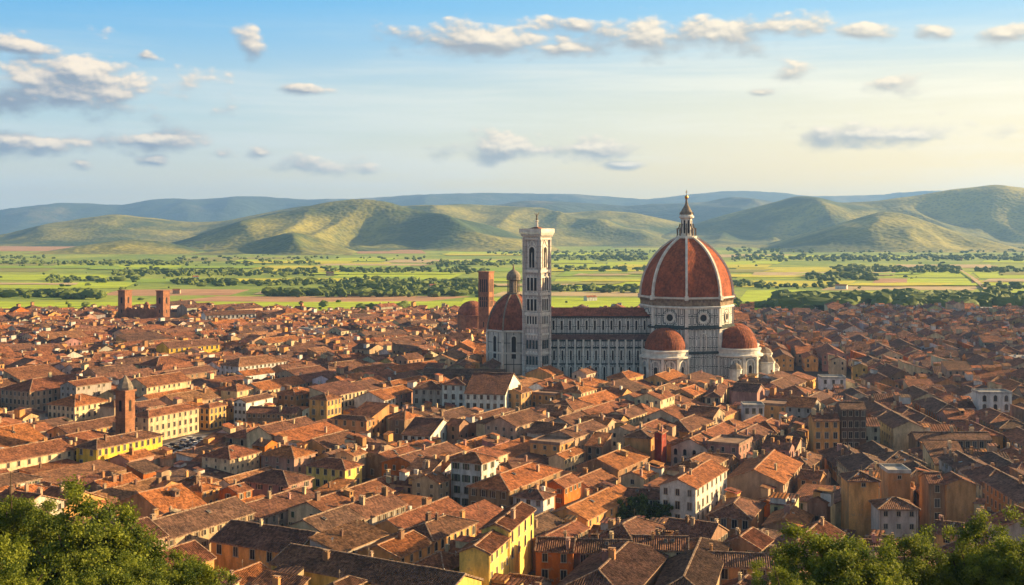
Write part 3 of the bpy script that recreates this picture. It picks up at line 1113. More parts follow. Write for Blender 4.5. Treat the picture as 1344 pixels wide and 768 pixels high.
# ------------------------------------------------------------------ small domed church by the tower's foot
BD = 722.0
bapt = thing('domed_church', 'smaller octagonal church with a ribbed red dome half hidden by the marble tower', 'church', (at(674, BD), BD, 0))
BR = 16.6
B0 = R(-22)
b_ = MB()
b_.ring([(BR, 0), (BR, 25.3)], 8, a0=B0, a1=B0 + 2 * math.pi)
sub(bapt, 'wall', b_, M['marble_old'])
for (z, e) in ((25.0, 0.7), (12.5, 0.3)):
    b_ = MB()
    b_.ring([(BR, z - .4), (BR + e, z), (BR + e, z + .6), (BR - .4, z + .9)], 8, a0=B0, a1=B0 + 2 * math.pi)
    sub(bapt, 'cornice', b_, M['white_stone'])
prof = [(math.sqrt(23.2 ** 2 - (20.5 * i / 16) ** 2) - 23.2 + BR - 0.2, 25.6 + 20.5 * i / 16) for i in range(17)]
b_ = MB()
b_.ring(prof, 8, a0=B0, a1=B0 + 2 * math.pi)
dm = sub(bapt, 'dome', b_, M['dome_tile'], (0.24, 0.075, 0.04))
for k in range(8):
    a = B0 + R(45 * k)
    b_ = MB()
    tube(b_, [(*polar(r_ + 0.1, a), z) for r_, z in prof], 0.8, 0.8, (math.sin(a), -math.cos(a), 0.3))
    sub(dm, 'rib', b_, M['lead'])
    x, y = polar(BR + 0.1, a)
    b_ = MB()
    b_.box((x, y, 12.4), (1.3, 1.0, 24.8), 0, a)
    sub(bapt, 'pilaster', b_, M['white_stone'])
    am = a + R(22.5)
    if math.cos(am) > -0.2:
        x, y = polar(BR * math.cos(R(22.5)), am)
        b_ = MB()
        arch_frame(b_, 2.6, 13.0, 0.6, 0.35)
        w_ = sub(bapt, 'window', b_, M['white_stone'], None, (x, y, 9.5), am)
        b_ = MB()
        arch_pane(b_, 2.6, 13.0, -0.05)
        sub(w_, 'glass', b_, M['dark'])
b_ = MB()
b_.ring([(3.6, 45.6), (3.9, 46.2), (3.9, 47.2), (3.2, 47.4)], 12)
b_.ring([(2.2, 47.2), (2.2, 54.2)], 8)
b_.ring([(2.2, 54.0), (4.2, 54.6), (4.2, 55.3), (3.8, 55.5)], 16)
ln = sub(bapt, 'lantern', b_, M['lead'])
for k in range(8):
    x, y = polar(3.3, R(45 * k))
    b_ = MB()
    b_.ring([(0.38, 47.3), (0.32, 54.2)], 8, (x, y))
    sub(ln, 'column', b_, M['lead'])
b_ = MB()
b_.ring([(4.1, 55.4), (4.2, 56.4), (3.8, 58.0), (2.8, 59.4), (1.3, 60.4), (0.6, 60.9), (0.5, 62.0), (0.2, 63.8), (0, 63.9)], 16, smooth=True)
sub(ln, 'cupola', b_, M['lead'])

# ------------------------------------------------------------------ brick church with a tower, beyond the domed church
def corner_thing(name, label, cat, px, d, th, wl, wr):
    drv, dlv = Vector((math.sin(th), math.cos(th), 0)), Vector((-math.cos(th), math.sin(th), 0))
    c = Vector((at(px, d), d, 0)) + drv * wr / 2 + dlv * wl / 2
    return thing(name, label, cat, c, math.atan2(drv.y, drv.x))       # own x axis runs away along the right-hand face


def brick_tower(root, c, w, h, win, cap=True, part='shaft'):
    b2 = MB()
    b2.box((c[0], c[1], h / 2), (w, w, h))
    sh = sub(root, part, b2, M['brick'])
    for (z_, e_, h_) in ((h + 0.35, 1.0, 0.7), (h * 0.60, 0.4, 0.5)):
        b2 = MB()
        b2.box((c[0], c[1], z_), (w + e_, w + e_, h_))
        sub(sh, 'cornice', b2, M['brick'])
    for f in range(4):
        a = R(90 * f)
        for (z, wh, ww, n_) in win:
            for i in range(n_):
                off = (i - (n_ - 1) / 2) * (w * 0.8 / n_)
                b2 = MB()
                arch_pane(b2, ww, wh, 0)
                sub(sh, 'opening', b2, M['dark'], None, (c[0] + (w / 2 + 0.03) * math.sin(a) + off * math.cos(a), c[1] - (w / 2 + 0.03) * math.cos(a) + off * math.sin(a), z), a)
    return sh


t_ = corner_thing('brick_tower', 'plain square brick tower rising beside the low brick dome', 'tower', 641.5, 900, R(25), 8.6, 8.6)
brick_tower(t_, (0, 0), 8.6, 52.5, [(38, 9.5, 1.0, 4), (27, 7.5, 1.0, 4), (12, 4, 0.9, 1)])
dk = thing('brick_church', 'round brick church with a low dome beyond the domed church', 'church', (at(620, 935), 935, 0))
b_ = MB()
b_.ring([(11.5, 0), (11.5, 18), (12.0, 18.3), (12.0, 19), (11.2, 19.3)], 16)
sub(dk, 'wall', b_, M['brick'])
b_ = MB()
b_.ring([(11.3 * math.cos(R(9 * i)), 19.2 + 10.5 * math.sin(R(9 * i))) for i in range(11)], 24, smooth=True)
sub(dk, 'dome', b_, M['dome_tile'], (0.27, 0.095, 0.05))

# ------------------------------------------------------------------ brick gatehouse with twin towers
gt = thing('gatehouse', 'brick gatehouse with two square towers joined by a wall at the far edge of town', 'gatehouse', (at(191, 1105), 1105, 0), 0)
th = R(28)
for px in (164, 216.5):
    e = Vector((at(px, 1105) - at(191, 1105), 0 if px < 180 else -6, 0))
    tw = link('tower', None, gt, None, e, R(90) - th)
    brick_tower(tw, (0, 0), 8.4, 28.6, [(17.5, 5.6, 2.0, 1), (9.0, 3.0, 1.2, 1)])
b_ = MB()
b_.box((0, 0, 6), (30, 5, 12.2))
for i in range(9):
    b_.box((-13 + i * 3.25, -2.2, 12.6), (1.7, 0.6, 1.2))
wl_ = sub(gt, 'wall', b_, M['brick'])
b_ = MB()
b_.box((0.5, 2, 13.5), (4.4, 4.4, 4.0))
b_.box((0.5, 2, 15.7), (5.4, 5.4, 0.5))
b_.ring([(2.2, 16), (1.8, 17.6), (0, 18.8)], 10, (0.5, 2))
sub(gt, 'turret', b_, M['brick'])
#@@TOWN
# ------------------------------------------------------------------ the houses of the town
WALL = {'ochre': (0.47, 0.245, 0.105), 'golden': (0.64, 0.335, 0.115), 'cream': (0.62, 0.48, 0.29), 'beige': (0.46, 0.32, 0.205), 'white': (0.66, 0.63, 0.58),
        'pink': (0.40, 0.22, 0.17), 'tan': (0.29, 0.175, 0.10), 'grey': (0.36, 0.32, 0.28), 'orange': (0.52, 0.15, 0.025), 'yellow': (0.78, 0.47, 0.065), 'lemon': (0.80, 0.53, 0.14),
        'red': (0.24, 0.035, 0.022), 'brown': (0.18, 0.11, 0.075), 'pale': (0.58, 0.47, 0.40), 'dark': (0.12, 0.08, 0.06)}
ROOF = {'orange': (0.31, 0.112, 0.037), 'russet': (0.215, 0.083, 0.039), 'brown': (0.150, 0.069, 0.041), 'umber': (0.122, 0.064, 0.042), 'buff': (0.24, 0.115, 0.055)}
SHUT = [(0.10, 0.055, 0.03), (0.05, 0.075, 0.04), (0.14, 0.10, 0.07), (0.045, 0.05, 0.055)]


def slope_surface(mb, a, bq, c, d_, ea, eb, near, mi=0, sag=None):
    """one roof slope: eave a-b, ridge d-c (over a and b); ea / eb = how far the hips cut in at either end (metres along the eave)"""
    a, bq, c, d_ = Vector(a), Vector(bq), Vector(c), Vector(d_)
    ue = (bq - a)
    Lu = ue.length
    ue.normalize()
    n = ue.cross((d_ - a)).normalized()
    if n.z < 0:
        n = -n
    vdir = n.cross(ue)
    if vdir.z < 0:
        vdir = -vdir
    Lv = (d_ - a).dot(vdir)
    if near:
        per, sub_ = 0.52, 6
        us = []
        k = 0
        du = per / sub_
        nU = max(2, int(round(Lu / du)))
        us = [Lu * i / nU for i in range(nU + 1)]
        nv = max(2, int(Lv / 0.9))
    else:
        nU = max(2, int(Lu / 2.4))
        us = sorted(set([Lu * i / nU for i in range(nU + 1)] + [min(max(x, 0), Lu) for x in (ea, Lu - eb)]))
        nv = max(1, int(Lv / 2.8))
    rows = []
    for u in us:
        vm = Lv * min(1.0, (u / ea) if ea > 1e-6 else 1.0, ((Lu - u) / eb) if eb > 1e-6 else 1.0)
        col = []
        for j in range(nv + 1):
            v = max(vm, 0.0) * j / nv
            p = a + ue * u + vdir * v
            if sag:
                p = p + Vector((0, 0, sag(p.x, p.y)))
            if near:
                p = p + n * (0.10 * abs(math.sin(math.pi * u / 0.52)))
            col.append((p, (u, v)))
        rows.append(col)
    # shared grid
    base = len(mb.v)
    flip = (rows[1][0][0] - rows[0][0][0]).cross(rows[1][-1][0] - rows[1][0][0]).z < 0
    W_ = nv + 1
    for col in rows:
        mb.v.extend([tuple(p) for p, _ in col])
    for i in range(len(rows) - 1):
        for j in range(nv):
            q = [(i, j), (i + 1, j), (i + 1, j + 1), (i, j + 1)]
            if flip:
                q = q[::-1]
            mb.f.append(tuple(base + x * W_ + y for x, y in q))
            mb.uv.extend([rows[x][y][1] for x, y in q])
            mb.mi.append(mi)
            mb.col.append(None)
            mb.sm.append(False)


def make_roof(L, W, h, kind_, pitch, near, seed, ov=0.55):
    """roof mesh in the house's own axes (ridge along x); returns (MB, top height, height function)"""
    mb = MB()
    tp = math.tan(pitch)
    X, Y = L / 2 + (ov if kind_ == 'hip' else 0.3), W / 2 + ov
    z0 = h - ov * tp + 0.12
    sagf = lambda x, y: 0.16 * noise.noise(Vector((x * 0.22 + seed, y * 0.22, seed * 1.7))) + 0.05 * noise.noise(Vector((x * 0.9, y * 0.9 + seed, seed)))
    if kind_ == 'flat':
        mb.box((0, 0, h + 0.1), (L + 0.5, W + 0.5, 0.3), 0)
        for s_ in (-1, 1):
            mb.box((0, s_ * (W / 2 + 0.05), h + 0.6), (L + 0.3, 0.25, 0.7), 1)
            mb.box((s_ * (L / 2 + 0.05), 0, h + 0.6), (0.25, W - 0.16, 0.7), 1)
        return mb, h + 0.3, lambda x, y: h + 0.2
    if kind_ == 'shed':                                               # one plane falling towards -y
        rise = 2 * Y * tp * 0.7
        slope_surface(mb, (-X, -Y, z0), (X, -Y, z0), (X, Y, z0 + rise), (-X, Y, z0 + rise), 0, 0, near, 0, sagf)
        for (p, q) in (((-X, -Y, z0), (X, -Y, z0)), ((X, -Y, z0), (X, Y, z0 + rise)), ((X, Y, z0 + rise), (-X, Y, z0 + rise)), ((-X, Y, z0 + rise), (-X, -Y, z0))):
            mb.face([(p[0], p[1], p[2] - 0.25), (q[0], q[1], q[2] - 0.25), (q[0], q[1], q[2] + 0.02), (p[0], p[1], p[2] + 0.02)], None, 1)
        mb.face([(-X, -Y, z0 - .25), (-X, Y, z0 + rise - .25), (X, Y, z0 + rise - .25), (X, -Y, z0 - .25)], None, 1)
        return mb, z0 + rise, lambda x, y: z0 + (y + Y) / (2 * Y) * rise
    zr = z0 + Y * tp
    hipc = min(Y, X * 0.98) if kind_ == 'hip' else 0.0
    rx = X - hipc
    zr_ = z0 + Y * tp
    slope_surface(mb, (-X, -Y, z0), (X, -Y, z0), (X, 0, zr), (-X, 0, zr), hipc, hipc, near, 0, sagf)
    slope_surface(mb, (X, Y, z0), (-X, Y, z0), (-X, 0, zr), (X, 0, zr), hipc, hipc, near, 0, sagf)
    if kind_ == 'hip':
        for s_ in (-1, 1):
            A, B_ = Vector((s_ * X, -s_ * Y, z0)), Vector((s_ * X, s_ * Y, z0))
            up = Vector((-s_ * hipc, 0, Y * tp))
            slope_surface(mb, A, B_, B_ + up, A + up, Y, Y, near, 0, sagf)
        rect = [(-X, -Y), (X, -Y), (X, Y), (-X, Y)]
        for (p, q) in zip(rect, rect[1:] + rect[:1]):
            mb.face([(*p, z0 - 0.25), (*q, z0 - 0.25), (*q, z0 + 0.06), (*p, z0 + 0.06)], None, 1)
        mb.face([(*p, z0 - 0.25) for p in rect[::-1]], None, 1)
        for sx in (-1, 1):
            for sy in (-1, 1):
                tube(mb, [(sx * X, sy * Y, z0 + 0.10), (sx * (X + rx) / 2, sy * Y / 2, (z0 + zr) / 2 + 0.10 + sagf(sx * (X + rx) / 2, sy * Y / 2)), (sx * rx, 0, zr + 0.12)], 0.34, 0.22, (0, 0, 1), 1)
    else:
        for s_ in (-1, 1):
            for t_ in (-1, 1):
                mb.face([(s_ * X, t_ * Y, z0 - .25), (s_ * X, 0, zr - .25), (s_ * X, 0, zr + 0.05), (s_ * X, t_ * Y, z0 + 0.05)], None, 1)
                if near:
                    tube(mb, [(s_ * (X - .12), t_ * Y, z0 + .1), (s_ * (X - .12), t_ * Y / 2, (z0 + zr) / 2 + .1 + sagf(s_ * X, t_ * Y / 2)), (s_ * (X - .12), 0, zr + .1)], .3, .2, (0, 0, 1), 1)
            mb.face([(-X, s_ * Y, z0 - .25), (X, s_ * Y, z0 - .25), (X, s_ * Y, z0 + .05), (-X, s_ * Y, z0 + .05)], None, 1)
            mb.face([(-X, s_ * Y, z0 - .25), (X, s_ * Y, z0 - .25), (X, 0, zr - .25), (-X, 0, zr - .25)], None, 1)
    n = max(1, int(rx * 2 / 2.5))
    if rx > 0.4:
        tube(mb, [(-rx + 2 * rx * i / n, 0, zr + 0.10 + sagf(-rx + 2 * rx * i / n, 0)) for i in range(n + 1)], 0.4, 0.26, (0, 0, 1), 1)
    def hf(x, y):
        z = zr - abs(y) * tp
        if kind_ == 'hip':
            z = min(z, z0 + (X - abs(x)) * (Y * tp / max(hipc, 0.1)))
        return z
    return mb, zr, hf


def make_walls(L, W, h, kind_, pitch, ov=0.55):
    mb = MB()
    tp = math.tan(pitch)
    x, y = L / 2, W / 2
    if kind_ == 'gable':
        zr = h + y * tp
        mb.face([(-x, -y, 0), (x, -y, 0), (x, -y, h), (-x, -y, h)])
        mb.face([(x, y, 0), (-x, y, 0), (-x, y, h), (x, y, h)])
        mb.face([(x, -y, 0), (x, y, 0), (x, y, h), (x, 0, zr), (x, -y, h)])
        mb.face([(-x, y, 0), (-x, -y, 0), (-x, -y, h), (-x, 0, zr), (-x, y, h)])
    elif kind_ == 'shed':
        r1 = h + 2 * y * tp * 0.7 - 0.15
        mb.face([(-x, -y, 0), (x, -y, 0), (x, -y, h), (-x, -y, h)])
        mb.face([(x, y, 0), (-x, y, 0), (-x, y, r1), (x, y, r1)])
        mb.face([(x, -y, 0), (x, y, 0), (x, y, r1), (x, -y, h)])
        mb.face([(-x, y, 0), (-x, -y, 0), (-x, -y, h), (-x, y, r1)])
    else:
        mb.box((0, 0, h / 2), (L, W, h), bottom=False)
    return mb


# window kinds: unit meshes facing -y, sill at z 0
def win_mesh(name, w, h, arched=False, sill=True, frame=True):
    mb = MB()
    t_ = 0.14
    if arched:
        arch_frame(mb, w, h, t_, 0.10, 0, 8, 0)
        arch_pane(mb, w, h, -0.03, 8, 1)
    else:
        mb.face([(-w / 2, -0.03, 0), (w / 2, -0.03, 0), (w / 2, -0.03, h), (-w / 2, -0.03, h)], None, 1)
        for s_ in (-1, 1):
            mb.box((s_ * (w / 2 + t_ / 2), -0.05, h / 2), (t_, 0.1, h), 0)
        mb.box((0, -0.06, h + t_ / 2), (w + 2 * t_, 0.12, t_), 0)
        mb.box((0, -0.045, h / 2), (0.06, 0.05, h), 0)
    mb.box((0, -0.11, -0.08), (w + 0.44, 0.22, 0.14), 0)
    me_o = mb.build(name, [M['stone'], M['pane']])
    me = me_o.data
    bpy.data.objects.remove(me_o)
    return me


WIN = {'tall': win_mesh('window', 1.15, 1.95), 'small': win_mesh('window', 0.95, 1.25), 'arch': win_mesh('window', 1.2, 2.15, True), 'attic': win_mesh('window', 0.8, 0.8)}


def shutter_mesh(hgt, wid):
    mb = MB()
    mb.box((0, -0.09, hgt / 2), (wid, 0.07, hgt))
    for i in range(5):
        mb.box((0, -0.135, hgt * (i + 0.5) / 5), (wid - 0.14, 0.03, hgt / 5 - 0.12))
    o = mb.build('shutter', M['shutter'])
    me = o.data
    bpy.data.objects.remove(o)
    return me


SHM = {'tall': (shutter_mesh(1.95, 0.55), 1.15, 0.55), 'small': (shutter_mesh(1.25, 0.46), 0.95, 0.46)}


def chimney_mesh(i):
    mb = MB()
    w, d_, h = ((0.7, 0.9, 1.5), (0.6, 0.6, 1.2), (0.8, 1.5, 1.7))[i]
    mb.box((0, 0, h / 2 - 0.4), (w, d_, h + 0.8), 0)
    mb.box((0, 0, h + 0.08), (w + 0.25, d_ + 0.25, 0.16), 0)
    for s_ in ((-1, 1) if d_ > 0.8 else (0,)):
        mb.box((0, s_ * d_ * 0.25, h + 0.33), (w * 0.5, 0.3, 0.34), 0)
    mb.box((0, 0, h + 0.55), (w + 0.1, d_ + 0.1, 0.1), 1)
    o = mb.build('chimney', [M['plaster'], M['ridge']])
    me = o.data
    bpy.data.objects.remove(o)
    return me


CHM = [chimney_mesh(i) for i in range(3)]
mb = MB()
mb.box((0, 0, 0.06), (0.9, 1.3, 0.24), 0)
mb.face([(-.35, -.55, .19), (.35, -.55, .19), (.35, .55, .19), (-.35, .55, .19)], None, 1)
o_ = mb.build('skylight', [M['lead'], M['pane']])
SKY_ME = o_.data
bpy.data.objects.remove(o_)
mb = MB()
mb.box((0, 0, 1.1), (1.7, 2.2, 2.2), 0)
mb.face([(-.45, -1.12, 1.1), (.45, -1.12, 1.1), (.45, -1.12, 1.95), (-.45, -1.12, 1.95)], None, 2)
mb.face([(-1.1, -1.5, 2.15), (1.1, -1.5, 2.15), (1.1, 1.3, 2.7), (-1.1, 1.3, 2.7)], None, 1)
mb.face([(-1.1, -1.5, 2.05), (-1.1, 1.3, 2.6), (1.1, 1.3, 2.6), (1.1, -1.5, 2.05)], None, 1)
o_ = mb.build('dormer', [M['plaster'], M['tile'], M['pane']])
DORM_ME = o_.data
bpy.data.objects.remove(o_)
mb = MB()
mb.box((0, 0, 1.0), (0.05, 0.05, 2.6), 0)
for i in range(4):
    mb.box((0, 0, 1.6 + 0.17 * i), (0.9 - 0.12 * i, 0.03, 0.03), 0)
o_ = mb.build('aerial', [M['lead']])
AER_ME = o_.data
bpy.data.objects.remove(o_)


mb = MB()
mb.ring([(0.0, 0.0), (0.22, 0.05), (0.38, 0.16)], 10)
mb.box((0, 0, -0.5), (0.05, 0.05, 1.0), 0)
o_ = mb.build('dish', [M['white_stone']])
DISH_ME = o_.data
for v_ in DISH_ME.vertices:                                           # tip the bowl up on its post
    if v_.co.z > -0.001:
        x_, y_, z_ = v_.co
        v_.co = (x_, y_ * 0.55 - z_ * 0.83, y_ * 0.83 + z_ * 0.55 + 0.1)
bpy.data.objects.remove(o_)
mb = MB()
mb.box((0, 0, 0.5), (0.13, 0.13, 1.0), 0)
o_ = mb.build('drainpipe', [M['lead']])
PIPE_ME = o_.data
bpy.data.objects.remove(o_)


class House:
    name = 'house'


ALL = []


def rect_of(c, th, L, W, grow=0.0):
    ux, uy = math.cos(th), math.sin(th)
    l, w = L / 2 + grow, W / 2 + grow
    return [(c[0] + sx * l * ux - sy * w * uy, c[1] + sx * l * uy + sy * w * ux) for sx, sy in ((-1, -1), (1, -1), (1, 1), (-1, 1))]


def overlap(A, B):
    for P, Q in ((A, B), (B, A)):
        for i in range(4):
            ex, ey = P[(i + 1) % 4][0] - P[i][0], P[(i + 1) % 4][1] - P[i][1]
            nx, ny = -ey, ex
            pa = [x * nx + y * ny for x, y in P]
            pb = [x * nx + y * ny for x, y in Q]
            if max(pa) <= min(pb) + 1e-6 or max(pb) <= min(pa) + 1e-6:
                return False
    return True


GRID = {}


def cells(rc):
    x0, x1 = min(p[0] for p in rc), max(p[0] for p in rc)
    y0, y1 = min(p[1] for p in rc), max(p[1] for p in rc)
    return [(i, j) for i in range(int(x0 // 25), int(x1 // 25) + 1) for j in range(int(y0 // 25), int(y1 // 25) + 1)]


def blocked(rc):
    seen = set()
    for c in cells(rc):
        for k, other in GRID.get(c, ()):
            if k not in seen:
                seen.add(k)
                if overlap(rc, other):
                    return True
    return False


_k = [0]


def occupy(rc):
    _k[0] += 1
    for c in cells(rc):
        GRID.setdefault(c, []).append((_k[0], rc))


VIS = []       # (x0, x1, distance, row that must stay in sight)


def px_of(x, y):
    return CX + x / y * F


